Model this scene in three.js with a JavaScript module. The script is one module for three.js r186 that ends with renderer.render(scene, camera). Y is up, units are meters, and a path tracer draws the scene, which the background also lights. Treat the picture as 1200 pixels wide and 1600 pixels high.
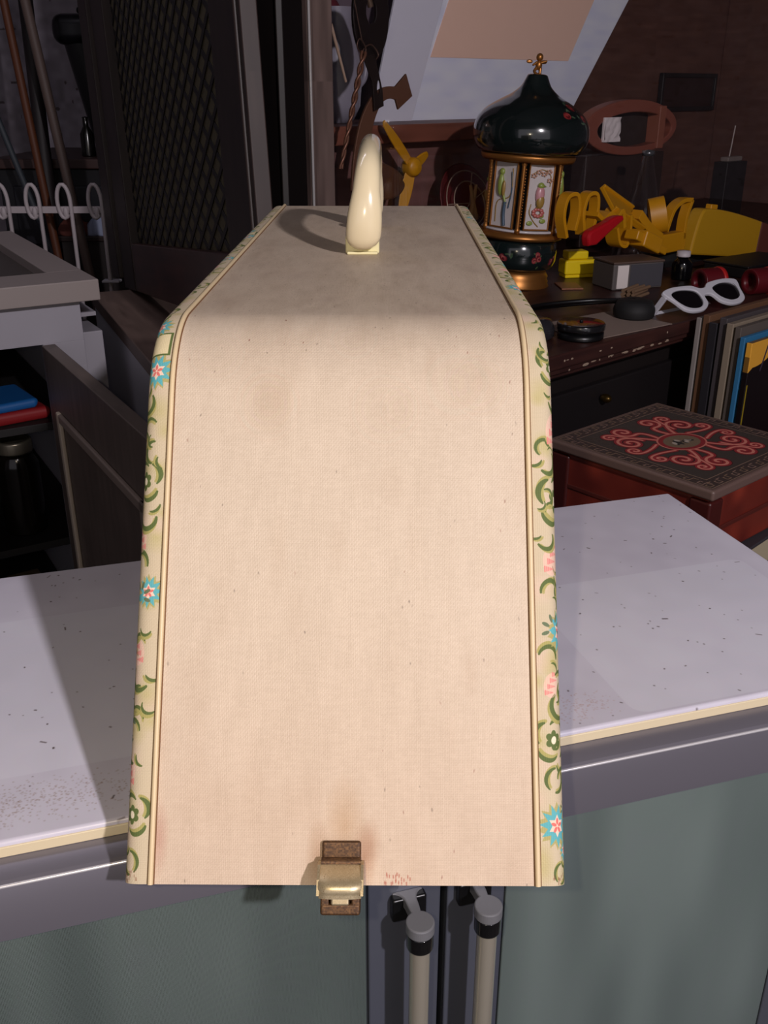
import * as THREE from 'three';
import { RoundedBoxGeometry } from 'three/addons/geometries/RoundedBoxGeometry.js';
import { mergeGeometries, toCreasedNormals } from 'three/addons/utils/BufferGeometryUtils.js';
import { RectAreaLightUniformsLib } from 'three/addons/lights/RectAreaLightUniformsLib.js';

// ---------------------------------------------------------------- camera, sky, lights, exposure
const scene = new THREE.Scene();
const camera = new THREE.PerspectiveCamera(56.14, 0.75, 0.02, 40);
camera.position.set(0, 1.19, 0);
camera.rotation.set(THREE.MathUtils.degToRad(-23.8), 0, 0);
const renderer = new THREE.WebGLRenderer({ antialias: true });
renderer.toneMapping = THREE.LinearToneMapping;
renderer.toneMappingExposure = 1.0;
renderer.shadowMap.enabled = true;
scene.background = new THREE.Color().setRGB(0.46, 0.44, 0.48);   // dull daylight through the open shop front behind the camera
RectAreaLightUniformsLib.init();
const LAMP_POS = new THREE.Vector3(0.84, 1.93, 0.87);
const FLASH_POS = new THREE.Vector3(-0.04, 1.215, 0.012);
const LAMP_AIM = new THREE.Vector3(-0.02, 0.95, -0.9);

// ---------------------------------------------------------------- helpers
const V = (x, y, z) => new THREE.Vector3(x, y, z);
const R = THREE.MathUtils.degToRad;
function rng(seed) { let a = seed >>> 0; return () => { a = (a + 0x6D2B79F5) >>> 0; let t = a; t = Math.imul(t ^ (t >>> 15), t | 1); t ^= t + Math.imul(t ^ (t >>> 7), t | 61); return ((t ^ (t >>> 14)) >>> 0) / 4294967296; }; }
const taken = {};
function numbered(name) { const k = taken[name] = (taken[name] ?? -1) + 1; return k ? name + '_' + String(k).padStart(3, '0') : name; }
function tag(o, label, category, group) { o.userData.label = label; if (category) o.userData.category = category; if (group) o.userData.group = group; return o; }
function obj(name, geo, material, parent) {
  const g = Array.isArray(geo) ? merge(geo) : geo;
  const m = new THREE.Mesh(g, material); m.castShadow = m.receiveShadow = true;
  m.name = parent ? name : numbered(name);
  (parent ?? scene).add(m); return m;
}
function merge(list) {
  return mergeGeometries(list.map((g) => { g = g.index ? g.toNonIndexed() : g; for (const k of Object.keys(g.attributes)) if (!['position', 'normal', 'uv'].includes(k)) g.deleteAttribute(k); if (!g.attributes.uv) g.setAttribute('uv', new THREE.BufferAttribute(new Float32Array(g.attributes.position.count * 2), 2)); return g; }));
}
function thing(name, label, category, p = [0, 0, 0], turn = 0, group) {
  const o = new THREE.Group(); o.name = numbered(name); scene.add(o); o.position.set(...p); o.rotation.y = turn; return tag(o, label, category, group);
}
function struct(name, geo, m) { const o = obj(name, geo, m); o.userData.kind = 'structure'; return o; }
function copy(src, label) { const c = src.clone(); c.name = numbered(src.name.replace(/_\d{3}$/, '')); if (label) c.userData = { ...src.userData, label }; scene.add(c); return c; }
// box uv in metres by dominant normal
function uvm(g, s = 1) {
  const q = g.index ? g.toNonIndexed() : g; const p = q.attributes.position, n = q.attributes.normal, uv = new Float32Array(p.count * 2);
  for (let i = 0; i < p.count; i++) {
    const ax = Math.abs(n.getX(i)), ay = Math.abs(n.getY(i)), az = Math.abs(n.getZ(i)), x = p.getX(i), y = p.getY(i), z = p.getZ(i);
    const [u, v] = ay >= ax && ay >= az ? [x, z] : ax >= az ? [z, y] : [x, y];
    uv[2 * i] = u / s; uv[2 * i + 1] = v / s;
  }
  q.setAttribute('uv', new THREE.BufferAttribute(uv, 2)); return q;
}
function bx(x0, x1, y0, y1, z0, z1, r = 0.002, s = 1) {
  const w = x1 - x0, h = y1 - y0, d = z1 - z0; r = Math.min(r, w * 0.45, h * 0.45, d * 0.45);
  return uvm(new RoundedBoxGeometry(w, h, d, 2, r).translate((x0 + x1) / 2, (y0 + y1) / 2, (z0 + z1) / 2), s);
}
function lathe(pts, seg = 48) { return new THREE.LatheGeometry(pts.map(([r, y]) => new THREE.Vector2(r, y)), seg); }
function tube(pts, r, seg = 40, rad = 8, closed = false) { return new THREE.TubeGeometry(new THREE.CatmullRomCurve3(pts.map((p) => p.isVector3 ? p : V(...p)), closed), seg, r, rad, closed); }
function rod(a, b, r0, r1 = r0, seg = 14) {
  const A = V(...a), B = V(...b), d = B.clone().sub(A), g = new THREE.CylinderGeometry(r1, r0, d.length(), seg);
  g.applyQuaternion(new THREE.Quaternion().setFromUnitVectors(V(0, 1, 0), d.clone().normalize())); const m = A.add(B).multiplyScalar(0.5); return g.translate(m.x, m.y, m.z);
}
function ell(c, r, seg = 18) { return new THREE.SphereGeometry(1, seg, Math.ceil(seg * 0.7)).scale(...r).translate(...c); }
function shp(pts, close = true) { const s = new THREE.Shape(pts.map(([x, y]) => new THREE.Vector2(x, y))); return s; }
function ext(shape, depth, bevel = 0, seg = 2, curve = 16) {
  return new THREE.ExtrudeGeometry(shape, { depth: depth - 2 * bevel, bevelEnabled: bevel > 0, bevelThickness: bevel, bevelSize: bevel, bevelOffset: -bevel, bevelSegments: seg, curveSegments: curve }).translate(0, 0, bevel);
}
function grid(nu, nv, fn, flip = false) {
  const pos = [], uv = [], idx = [];
  for (let j = 0; j <= nv; j++) for (let i = 0; i <= nu; i++) { const [x, y, z, a, b] = fn(i / nu, j / nv); pos.push(x, y, z); uv.push(a ?? i / nu, b ?? j / nv); }
  for (let j = 0; j < nv; j++) for (let i = 0; i < nu; i++) { const a = j * (nu + 1) + i, b = a + 1, c = a + nu + 1, d = c + 1; flip ? idx.push(a, c, b, b, c, d) : idx.push(a, b, c, b, d, c); }
  const g = new THREE.BufferGeometry(); g.setAttribute('position', new THREE.Float32BufferAttribute(pos, 3)); g.setAttribute('uv', new THREE.Float32BufferAttribute(uv, 2)); g.setIndex(idx); g.computeVertexNormals(); return g;
}
// value noise, tileable
function noise2(seed, n) {
  const r = rng(seed), a = new Float32Array(n * n).map(() => r());
  return (x, y) => { x = ((x % n) + n) % n; y = ((y % n) + n) % n; const i = Math.floor(x), j = Math.floor(y), f = x - i, g = y - j, u = f * f * (3 - 2 * f), v = g * g * (3 - 2 * g), i1 = (i + 1) % n, j1 = (j + 1) % n;
    return (a[j * n + i] * (1 - u) + a[j * n + i1] * u) * (1 - v) + (a[j1 * n + i] * (1 - u) + a[j1 * n + i1] * u) * v; };
}
function dataTex(w, h, fn, srgb = true, repeat) {
  const d = new Uint8Array(w * h * 4);
  for (let j = 0; j < h; j++) for (let i = 0; i < w; i++) { const c = fn(i, j), k = (j * w + i) * 4; d[k] = Math.max(0, Math.min(255, c[0])); d[k + 1] = Math.max(0, Math.min(255, c[1])); d[k + 2] = Math.max(0, Math.min(255, c[2])); d[k + 3] = 255; }
  const t = new THREE.DataTexture(d, w, h); t.magFilter = t.minFilter = THREE.LinearFilter; t.wrapS = t.wrapT = THREE.RepeatWrapping; if (srgb) t.colorSpace = THREE.SRGBColorSpace; if (repeat) t.repeat.set(...repeat); t.needsUpdate = true; return t;
}
function canvasTex(w, h, draw, wrap = true) {
  const c = document.createElement('canvas'); c.width = w; c.height = h; draw(c.getContext('2d'), w, h);
  const t = new THREE.CanvasTexture(c); t.colorSpace = THREE.SRGBColorSpace; if (wrap) t.wrapS = t.wrapT = THREE.RepeatWrapping; return t;
}
const mix = (a, b, t) => a.map((x, i) => x + (b[i] - x) * t);
function woodTex(dark, light, seed, vertical = true) {
  const a = noise2(seed, 32), b = noise2(seed + 1, 64), c = noise2(seed + 2, 8);
  return dataTex(256, 256, (i, j) => { const [x, y] = vertical ? [i, j] : [j, i]; let t = 0.5 * a(x / 8, y / 64) + 0.35 * b(x / 4, y / 32) + 0.3 * c(x / 32, y / 32) - 0.1; return mix(dark, light, Math.max(0, Math.min(1, t))); });
}
const mat = (color, roughness = 0.6, extra = {}) => new THREE.MeshPhysicalMaterial({ color, roughness, ...extra });

// ---------------------------------------------------------------- materials
const M = {};
M.darkWoodV = mat(0xffffff, 0.5, { map: woodTex([30, 20, 18], [54, 40, 36], 3), bumpScale: 0.0005 });
M.darkWoodH = mat(0xffffff, 0.38, { map: woodTex([44, 24, 22], [78, 46, 40], 5, false) });
M.greyWoodV = mat(0xffffff, 0.5, { map: woodTex([72, 58, 54], [122, 102, 96], 7) });
M.redWoodH = mat(0xffffff, 0.45, { map: woodTex([96, 54, 42], [142, 84, 66], 9, false) });
M.blackWood = mat(0x17100f, 0.55);
M.innerWood = mat(0xffffff, 0.5, { map: woodTex([96, 64, 60], [132, 92, 88], 11, false) });
M.innerDark = mat(0xffffff, 0.6, { map: woodTex([80, 48, 38], [112, 76, 64], 12, false) });
M.white = mat(0xb9b2b6, 0.45);
M.whiteMetal = mat(0xb8aeb0, 0.5);
M.gold = mat(0xa87038, 0.38, { metalness: 0.75 });
M.black = mat(0x0b0b0d, 0.35);
M.blackMatt = mat(0x0e0d0f, 0.7);
M.glass = mat(0xffffff, 0.02, { transmission: 1, thickness: 0, ior: 1.45 });
M.yellow = mat(0xc2860e, 0.42);
M.steel = mat(0xb9b4ac, 0.28, { metalness: 0.9 });

// ---------------------------------------------------------------- room
{
  const n = noise2(21, 16), n2 = noise2(22, 64);
  const plaster = dataTex(512, 512, (i, j) => { let t = n(i / 32, j / 32) * 0.55 + n2(i / 8, j / 8) * 0.45; const c = mix([112, 104, 110], [168, 160, 170], t); return n2(i / 8 + 7, j / 9) > 0.93 ? mix(c, [60, 50, 48], 0.7) : c; }, true, [0.8, 0.8]);
  const wallM = mat(0xffffff, 0.85, { map: plaster });
  const floorT = dataTex(256, 256, (i, j) => mix([52, 48, 46], [84, 78, 74], n(i / 16, j / 16) * 0.6 + n2(i / 4, j / 4) * 0.4), true, [0.7, 0.7]);
  struct('floor', bx(-2.7, 2.9, -0.15, 0, -4, 2.6, 0.001), mat(0xffffff, 0.8, { map: floorT }));
  struct('wall_back', bx(-2.7, 2.9, 0, 2.7, -4, -3.8, 0.001), wallM);
  struct('wall_left', bx(-2.7, -2.5, 0, 2.7, -3.8, 2.6, 0.001), wallM);
  struct('wall_right', bx(2.7, 2.9, 0, 2.7, -3.8, 2.6, 0.001), wallM);
  struct('ceiling', bx(-2.7, 2.9, 2.7, 2.85, -4, 2.6, 0.001), mat(0x5a5252, 0.9));
}

// ---------------------------------------------------------------- work lamp hanging behind the camera's right shoulder (lights the case)
{
  const t = thing('work_lamp', 'round metal work lamp hanging from the ceiling by its cord', 'lamp', LAMP_POS.toArray());
  const aim = new THREE.Group(); const q = new THREE.Quaternion().setFromUnitVectors(V(0, -1, 0), LAMP_AIM.clone().sub(LAMP_POS).normalize());
  const sh = obj('lamp_shade', lathe([[0.02, 0.13], [0.035, 0.13], [0.04, 0.1], [0.12, 0.0], [0.118, -0.002], [0.036, 0.095], [0.02, 0.1], [0.02, 0.13]]).applyQuaternion(q), mat(0x3a4038, 0.4, { metalness: 0.4 }), t);
  obj('bulb', ell([0, 0.03, 0], [0.032, 0.035, 0.032]).applyQuaternion(q), mat(0xffffff, 0.5, { emissive: new THREE.Color(1, 0.93, 0.98), emissiveIntensity: 3 }), t);
  const top = V(0, 0.13, 0).applyQuaternion(q);
  obj('cord', tube([top, top.clone().add(V(top.x * 0.4, 0.12, top.z * 0.4)), V(0.0, 0.4, 0), V(0, 2.7 - LAMP_POS.y, 0)], 0.004), M.black, t);
  const spot = new THREE.SpotLight(new THREE.Color(1, 0.93, 0.98), 9, 0, R(62), 0.4, 2);
  const dir = LAMP_AIM.clone().sub(LAMP_POS).normalize();
  spot.position.copy(LAMP_POS.clone().addScaledVector(dir, 0.03)); spot.target.position.copy(LAMP_AIM); spot.castShadow = true; spot.shadow.radius = 1.6; scene.add(spot, spot.target);
}

// ---------------------------------------------------------------- fluorescent fitting on the ceiling above the left corner
{
  const t = thing('ceiling_light', 'white fluorescent ceiling fitting above the left corner', 'lamp', [-0.85, 2.7, -1.55], 0.5);
  obj('housing', [bx(-0.55, 0.55, -0.035, 0, -0.14, 0.14, 0.004), bx(-0.55, -0.53, -0.07, -0.035, -0.14, 0.14, 0.003), bx(0.53, 0.55, -0.07, -0.035, -0.14, 0.14, 0.003), bx(-0.55, 0.55, -0.07, -0.035, -0.14, -0.125, 0.003), bx(-0.55, 0.55, -0.07, -0.035, 0.125, 0.14, 0.003)], mat(0xb8b6b8, 0.5), t);
  obj('diffuser', bx(-0.528, 0.528, -0.066, -0.058, -0.124, 0.124, 0.002), mat(0xffffff, 0.6, { emissive: new THREE.Color(0.93, 0.88, 1), emissiveIntensity: 0.8 }), t);
  const ar = new THREE.RectAreaLight(new THREE.Color(0.93, 0.87, 1), 3.4, 1.05, 0.25); ar.position.set(-0.85, 2.7 - 0.074, -1.55); ar.rotation.set(-Math.PI / 2, 0, 0.5, 'XYZ'); scene.add(ar);
}

// ---------------------------------------------------------------- the photographer's phone with its small flash (behind the lens)
{
  const t = thing('phone', 'dark phone held up in front of the case with its flash lit', 'phone', [0.0, 1.19, 0.02]);
  obj('phone_body', bx(-0.058, 0.012, -0.125, 0.022, 0.0, 0.008, 0.004), M.black, t);
  obj('flash_lens', new THREE.CylinderGeometry(0.004, 0.004, 0.001, 20).rotateX(Math.PI / 2).translate(FLASH_POS.x, FLASH_POS.y - 1.19, -0.0006), mat(0xffffff, 0.5, { emissive: new THREE.Color(1, 0.84, 0.6), emissiveIntensity: 4 }), t);
  const fl = new THREE.SpotLight(new THREE.Color(1, 0.83, 0.6), 0.33, 0, R(65), 0.6, 2);
  fl.position.copy(FLASH_POS); fl.target.position.set(-0.05, 0.9, -0.7); fl.castShadow = true; fl.shadow.radius = 0.25; scene.add(fl, fl.target);
}

// ---------------------------------------------------------------- the case
const CASE = thing('carrying_case', 'cream cloth carrying case with floral sides and ivory handle on the white fridge top', 'case', [-0.018, 0.86, -0.328], -0.0065);
{
  // side profile in local (z, y), rounded corners -> sampled with arc length
  const raw = [[0, 0.0015], [-0.147, 0.221], [-0.707, 0.221], [-0.717, 0.0015]], rad = [0, 0.062, 0.02, 0];
  const P = [];
  const add = (z, y) => { const l = P[P.length - 1]; P.push({ z, y, s: l ? l.s + Math.hypot(z - l.z, y - l.y) : 0 }); };
  for (let i = 0; i < raw.length; i++) {
    const c = V(raw[i][0], raw[i][1], 0);
    if (!rad[i]) { add(c.x, c.y); continue; }
    const a = V(...raw[i - 1], 0).sub(c).normalize(), b = V(...raw[i + 1], 0).sub(c).normalize(), th = a.angleTo(b), tl = rad[i] / Math.tan(th / 2);
    const ctr = c.clone().add(a.clone().add(b).normalize().multiplyScalar(rad[i] / Math.sin(th / 2))), s0 = c.clone().addScaledVector(a, tl), s1 = c.clone().addScaledVector(b, tl);
    const last = P[P.length - 1]; for (let k = 1; k < 24; k++) add(last.z + (s0.x - last.z) * k / 24, last.y + (s0.y - last.y) * k / 24);
    const v0 = s0.clone().sub(ctr), v1 = s1.clone().sub(ctr), an = v0.angleTo(v1), N = 18;
    for (let k = 0; k <= N; k++) { const t = k / N, v = v0.clone().multiplyScalar(Math.sin((1 - t) * an) / Math.sin(an)).addScaledVector(v1, Math.sin(t * an) / Math.sin(an)); add(ctr.x + v.x, ctr.y + v.y); }
  }
  const n = P.length, L = P[n - 1].s;
  for (let i = 0; i < n; i++) { const a = P[Math.max(0, i - 1)], b = P[Math.min(n - 1, i + 1)], l = Math.hypot(b.z - a.z, b.y - a.y); P[i].nz = (b.y - a.y) / l; P[i].ny = -(b.z - a.z) / l; }
  const at = (i, x, d) => { const p = P[i]; return [x, p.y - p.ny * d, p.z - p.nz * d]; };
  // cream woven cloth
  const nz1 = noise2(31, 8), nz2 = noise2(32, 32), nz3 = noise2(33, 128), rr = rng(5);
  const clothTex = canvasTex(768, 2048, (c, w, h) => {
    const im = c.createImageData(w, h);
    for (let j = 0; j < h; j++) for (let i = 0; i < w; i++) {
      const f = j / h, t = 0.5 * nz1(i / 96, j / 120) + 0.5 * nz2(i / 24, j / 40), th = (nz3(i / 1.6, j / 14) - 0.5) * 6 + (nz3(i / 14 + 9, j / 1.6) - 0.5) * 6;
      let col = mix([200, 183, 163], [208, 191, 171], t); const dirt = Math.max(0, nz2(i / 40 + 3, j / 60 + 5) - 0.62) * 14;
      const pinch = Math.exp(-Math.pow((1 - f) * L / 0.05, 2) * 0.3) * 6;
      const grimeTone = Math.max(0, Math.min(1, ((1 - f) * L - 0.25) / 0.06)) * (10 + 16 * nz2(i / 18 + 1, j / 26) * nz1(i / 70 + 2, j / 80) + 10 * (nz3(i / 3, j / 3) > 0.8 ? 1 : 0));  // mottled dirt and specks, plus an even darker tone over the top
      const k = (j * w + i) * 4; for (let q = 0; q < 3; q++) im.data[k + q] = col[q] - grimeTone * [0.95, 1.0, 1.0][q] + th - dirt * [0.8, 1, 1.1][q] - pinch * [0.2, 1, 1.2][q]; im.data[k + 3] = 255;
    }
    c.putImageData(im, 0, 0);
    const at2 = (x, s) => [(x + 0.088) / 0.176 * w, (1 - s / L) * h];
    const blot = (x, s, r, col, a, sy = 1) => { const [px, py] = at2(x, s); c.save(); c.translate(px, py); c.scale(1, sy); const g = c.createRadialGradient(0, 0, 0, 0, 0, r); g.addColorStop(0, `rgba(${col},${a})`); g.addColorStop(1, `rgba(${col},0)`); c.fillStyle = g; c.beginPath(); c.arc(0, 0, r, 0, 7); c.fill(); c.restore(); };
    for (let k = 0; k < 16; k++) blot((rr() - 0.5) * 0.16, 0.222 + rr() * 0.05, 25 + rr() * 60, '150,118,90', 0.03 + rr() * 0.05, 0.5);
    for (let k = 0; k < 26; k++) blot((rr() - 0.5) * 0.17, 0.28 + rr() * 0.5, 20 + rr() * 55, '120,95,85', 0.05 + rr() * 0.1, 0.7);
    blot(0.0, 0.026, 46, '150,105,60', 0.3, 1.0); blot(0.009, 0.012, 26, '130,75,45', 0.4, 1.3); blot(-0.012, 0.013, 26, '130,85,50', 0.35, 1.3); blot(0.012, 0.018, 24, '140,85,55', 0.25);
    blot(-0.085, 0.02, 22, '150,80,70', 0.3, 1.6);
    for (let k = 0; k < 420; k++) { const s = rr() > 0.4 ? 0.25 + rr() * 0.58 : rr() * L, x = (rr() - 0.5) * 0.17, [px, py] = at2(x, s); c.fillStyle = `rgba(${rr() > 0.6 ? '110,62,52' : '60,50,44'},${0.2 + rr() * (s > 0.25 ? 0.5 : 0.25)})`; c.beginPath(); c.ellipse(px, py, 0.6 + rr() * 1.1, 0.6 + rr() * 1.6, rr() * 3, 0, 7); c.fill(); }
    for (let k = 0; k < 20; k++) { const [px, py] = at2(0.018 + rr() * 0.012, 0.001 + rr() * 0.005); c.fillStyle = 'rgba(150,60,45,0.6)'; c.fillRect(px, py, 2, 3); }
  });
  clothTex.wrapS = clothTex.wrapT = THREE.ClampToEdgeWrapping;
  const weave = dataTex(64, 64, (i, j) => { const a = Math.sin(i * Math.PI / 4), b = Math.sin(j * Math.PI / 4), o = ((i >> 3) + (j >> 3)) % 2; const v = 128 + (o ? a : b) * 60 + (nz3(i, j) - 0.5) * 80; return [v, v, v]; }, false);
  const wv = weave.clone(); wv.repeat.set(26, 120); wv.needsUpdate = true;
  M.cloth = mat(0xffffff, 0.5, { map: clothTex, bumpMap: wv, bumpScale: 0.00018, sheen: 0.0, specularIntensity: 0.6 });
  const T = 0.006, X = 0.0875;
  const outer = grid(36, n - 1, (u, v) => { const i = Math.round(v * (n - 1)); const x = (u * 2 - 1) * X; return [...at(i, x, 0), u, P[i].s / L]; });
  const inner = grid(2, n - 1, (u, v) => { const i = Math.round(v * (n - 1)); return [...at(i, (u * 2 - 1) * X, T), u, P[i].s / L]; }, true);
  const lip = (i, flip) => grid(2, 1, (u, v) => [...at(i, (u * 2 - 1) * X, v * T), u, i ? 1 : 0], flip);
  obj('cloth_shell', [outer, inner, lip(0, true), lip(n - 1, false)], M.cloth, CASE);
  // floral fabric print, millimetres along (0..360) and across (0 = piping .. 20.5 = side)
  const CG = 'rgb(84,100,48)', CH = 'rgba(166,158,92,0.8)', CB = 'rgb(88,172,182)', CP = 'rgb(222,128,124)';
  function print(c, W, H, mmx, mmy, list, seed) {
    const r = rng(seed), sx = W / mmx, sy = H / mmy; c.fillStyle = 'rgb(200,184,156)'; c.fillRect(0, 0, W, H);
    for (let k = 0; k < 60; k++) { const x = r() * W, y = r() * H, q = 6 * sx * (0.6 + r()); const g = c.createRadialGradient(x, y, 0, x, y, q); const col = r() > 0.5 ? '184,172,118' : '212,186,168'; g.addColorStop(0, `rgba(${col},0.75)`); g.addColorStop(1, `rgba(${col},0)`); c.fillStyle = g; c.fillRect(x - q, y - q, 2 * q, 2 * q); }
    c.save(); c.scale(sx, sy); c.lineCap = 'round';
    const stroke = (pts, w, col) => { c.strokeStyle = col; for (let k = 0; k < pts.length - 1; k++) { c.lineWidth = w * (0.35 + 0.65 * Math.sin(Math.PI * (k + 0.6) / pts.length)); c.beginPath(); c.moveTo(...pts[k]); c.lineTo(...pts[k + 1]); c.stroke(); } };
    const arc = (x, y, rad, a0, a1, w, tail = 0) => { const pts = []; for (let k = 0; k <= 18; k++) { const a = a0 + (a1 - a0) * k / 18, q = rad * (1 - 0.35 * k / 18 * tail); pts.push([x + Math.cos(a) * q, y + Math.sin(a) * q]); } const h = pts.map(([a, b]) => [a + 0.7, b + 0.5]); stroke(h, w * 1.5, CH); stroke(pts, w, CG); };
    const F = {
      scroll: (x, y, s = 1, rot = 0) => { c.save(); c.translate(x, y); c.rotate(rot); c.scale(s, s); arc(0, 0, 4.2, -2.6, 1.3, 1.7, 0.6); arc(4.4, 3.4, 3.2, 2.2, 4.6, 1.1); arc(-1.5, 4.6, 2.4, -1.2, 1.4, 1.0); c.restore(); },
      hook: (x, y, s = 1, rot = 0) => { c.save(); c.translate(x, y); c.rotate(rot); c.scale(s, s); arc(0, 0, 4.2, -0.3, 2.7, 1.8, 0.2); arc(-4, -3.5, 2.8, 0.8, 2.6, 1.0); c.restore(); },
      flower: (x, y, s = 1) => { c.save(); c.translate(x, y); c.scale(s, s); for (const a of [0.6, 2.2, 3.8, 5.4]) arc(Math.cos(a) * 3.2, Math.sin(a) * 3.2, 4, a - 1.5, a + 0.6, 1.5, 0.3); c.fillStyle = CG; for (let k = 0; k < 6; k++) { const a = k * 1.047; c.beginPath(); c.ellipse(Math.cos(a) * 1.9, Math.sin(a) * 1.9, 1.35, 1.15, a, 0, 7); c.fill(); } c.fillStyle = 'rgb(236,222,196)'; c.beginPath(); c.ellipse(0, 0, 1.35, 1.1, 0.4, 0, 7); c.fill(); c.restore(); },
      ring: (x, y, s = 1) => { c.save(); c.translate(x, y); c.scale(s, s); arc(0, 0, 4, 0.6, 3.2, 1.5); arc(0, 0, 4, 3.9, 6.2, 1.3); arc(5, 3, 2.4, 2.6, 4.6, 1); c.restore(); },
      blue: (x, y, s = 1) => { c.save(); c.translate(x, y); c.scale(s, s); c.fillStyle = CH; c.beginPath(); for (let k = 0; k <= 28; k++) { const a = k / 28 * 6.283, q = k % 2 ? 4.6 : 6.4; c.lineTo(Math.cos(a) * q, Math.sin(a) * q * 0.9); } c.fill(); c.fillStyle = CB; c.beginPath(); for (let k = 0; k <= 22; k++) { const a = k / 22 * 6.283 + 0.2, q = k % 2 ? 3.4 : 5.8; c.lineTo(Math.cos(a) * q, Math.sin(a) * q * 0.9); } c.fill(); c.fillStyle = 'rgb(240,208,188)'; c.beginPath(); for (let k = 0; k <= 12; k++) { const a = k / 12 * 6.283, q = k % 2 ? 1.7 : 3; c.lineTo(Math.cos(a) * q, Math.sin(a) * q); } c.fill(); c.fillStyle = 'rgb(224,112,106)'; for (let k = 0; k < 5; k++) { c.beginPath(); c.ellipse(Math.cos(k * 1.25) * 1.2, Math.sin(k * 1.25) * 1.2, 0.9, 0.45, k * 1.25, 0, 7); c.fill(); } c.restore(); },
      leaves: (x, y, s = 1) => { c.save(); c.translate(x, y); c.scale(s, s); c.fillStyle = 'rgb(98,112,84)'; for (let k = 0; k < 6; k++) { const a = -1.9 + k * 0.75; c.beginPath(); c.ellipse(Math.cos(a) * 4.5, Math.sin(a) * 4.5, 1.7, 0.75, a, 0, 7); c.fill(); } c.fillStyle = CB; c.beginPath(); c.ellipse(-0.5, 0, 1.5, 2, 0, 0, 7); c.fill(); c.restore(); },
      pink: (x, y, s = 1) => { c.save(); c.translate(x, y); c.scale(s, s); c.fillStyle = 'rgba(246,190,180,0.5)'; c.beginPath(); c.ellipse(0, 1, 5.4, 4, 0.2, 0, 7); c.fill(); c.strokeStyle = CP; c.lineWidth = 0.55; for (let q = 0; q < 4; q++) for (let k = 0; k < 6; k++) { const bx = -4 + q * 2.6, by = -2.4 + q * 1.3 + k * 0.75; c.beginPath(); c.moveTo(bx + k * 0.2, by); c.lineTo(bx + 1.7 - k * 0.16, by); c.stroke(); } c.restore(); },
      frame: (x, y, sz) => { c.save(); c.translate(x, y); c.scale(1.25, 1.25); c.translate(-x, -y); c.strokeStyle = CG; c.lineWidth = 0.9; c.fillStyle = 'rgb(224,208,166)'; c.beginPath(); c.moveTo(x - 6, y - 9); c.lineTo(x + 6, y - 9); c.lineTo(x + 6, y + 6); c.lineTo(x - 6, y + 4); c.closePath(); c.fill(); c.stroke(); c.beginPath(); c.moveTo(x - 6, y + 4); c.lineTo(x - 10, y + 9); c.moveTo(x + 6, y + 6); c.lineTo(x + 10, y + 10); c.stroke(); c.restore(); },
    };
    for (const [k, x, y, sz = 1, ro] of list) F[k](x, H / sy - (3.2 + (y - 3) * 0.72) , sz * 1.35, ro);
    c.restore();
    // woven twill: thin diagonal threads
    for (let j = 0; j < H; j += 3) { c.fillStyle = `rgba(${j % 2 ? '255,250,230' : '120,104,70'},0.07)`; c.fillRect(0, j, W, 1.2); }
    for (let i = 0; i < W; i += 4) { c.fillStyle = 'rgba(110,96,60,0.07)'; c.fillRect(i, 0, 1.4, H); }
    // grime at the bottom corner
    c.fillStyle = 'rgba(110,60,40,0.35)'; for (let k = 0; k < 26; k++) c.fillRect(r() * sx * 5, H * (0.25 + 0.7 * r()), 3 + r() * 9, 2 + r() * 5);
  }
  const MM = 340;
  const leftList = [['ring', 9, 12, 0.95], ['flower', 30, 13, 1.0], ['pink', 49, 8], ['hook', 58, 10, 1, 0.5], ['scroll', 68, 9, 0.9, 1], ['leaves', 73, 3, 0.8], ['scroll', 82, 13, 1.1, 2.4], ['hook', 92, 14, 1.1, 1.2], ['hook', 99, 5, 0.9, -0.6], ['pink', 104, 12, 0.9], ['scroll', 115, 8, 1, 2.8], ['blue', 132, 18, 1.0], ['leaves', 130, 10, 0.9], ['scroll', 146, 8, 1.1, 0.8], ['pink', 158, 9, 0.95], ['hook', 168, 14, 1, 2], ['flower', 186, 10, 1.1], ['hook', 200, 17, 1.0, 0.2], ['scroll', 212, 12, 1, 1.7], ['hook', 226, 8, 1.0, 2.6], ['blue', 242, 16, 1.25], ['frame', 259, 8], ['blue', 274, 12, 1.1], ['hook', 288, 9, 1, 2], ['scroll', 300, 12, 1, 0.3], ['hook', 312, 9, 1, -0.7], ['scroll', 326, 8, 1, 1.9]];
  const rightList = [['ring', 5, 11, 0.8], ['blue', 15, 5, 0.7], ['blue', 26, 14, 1.25], ['leaves', 33, 4, 0.5], ['ring', 46, 14, 1], ['scroll', 47, 6, 0.8, 1], ['flower', 64, 15, 1.05], ['hook', 66, 5, 1, 0.5], ['hook', 80, 8, 1.1, 2.9], ['pink', 89, 17, 0.8], ['scroll', 90, 6, 1, 1.8], ['hook', 102, 17, 0.9, -1], ['blue', 114, 4, 1.35], ['leaves', 115, 12, 0.9], ['scroll', 133, 14, 1, 0.9], ['hook', 140, 4, 0.8, 2], ['pink', 148, 14, 1.05], ['hook', 158, 17, 0.9, 1.4], ['flower', 177, 6, 1.35], ['scroll', 178, 15, 0.8, 2.2], ['hook', 196, 14, 1.1, 1.1], ['scroll', 203, 17, 0.8, 0.1], ['pink', 212, 8, 1.25], ['hook', 228, 5, 0.9, 1.6], ['flower', 246, 6, 1.15], ['hook', 254, 13, 0.8, 2.5], ['scroll', 270, 8, 1, 1.2], ['hook', 284, 12, 1, 0.4], ['scroll', 298, 7, 1, 2.6], ['hook', 312, 12, 1, -0.5], ['scroll', 328, 9, 1, 1]];
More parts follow.
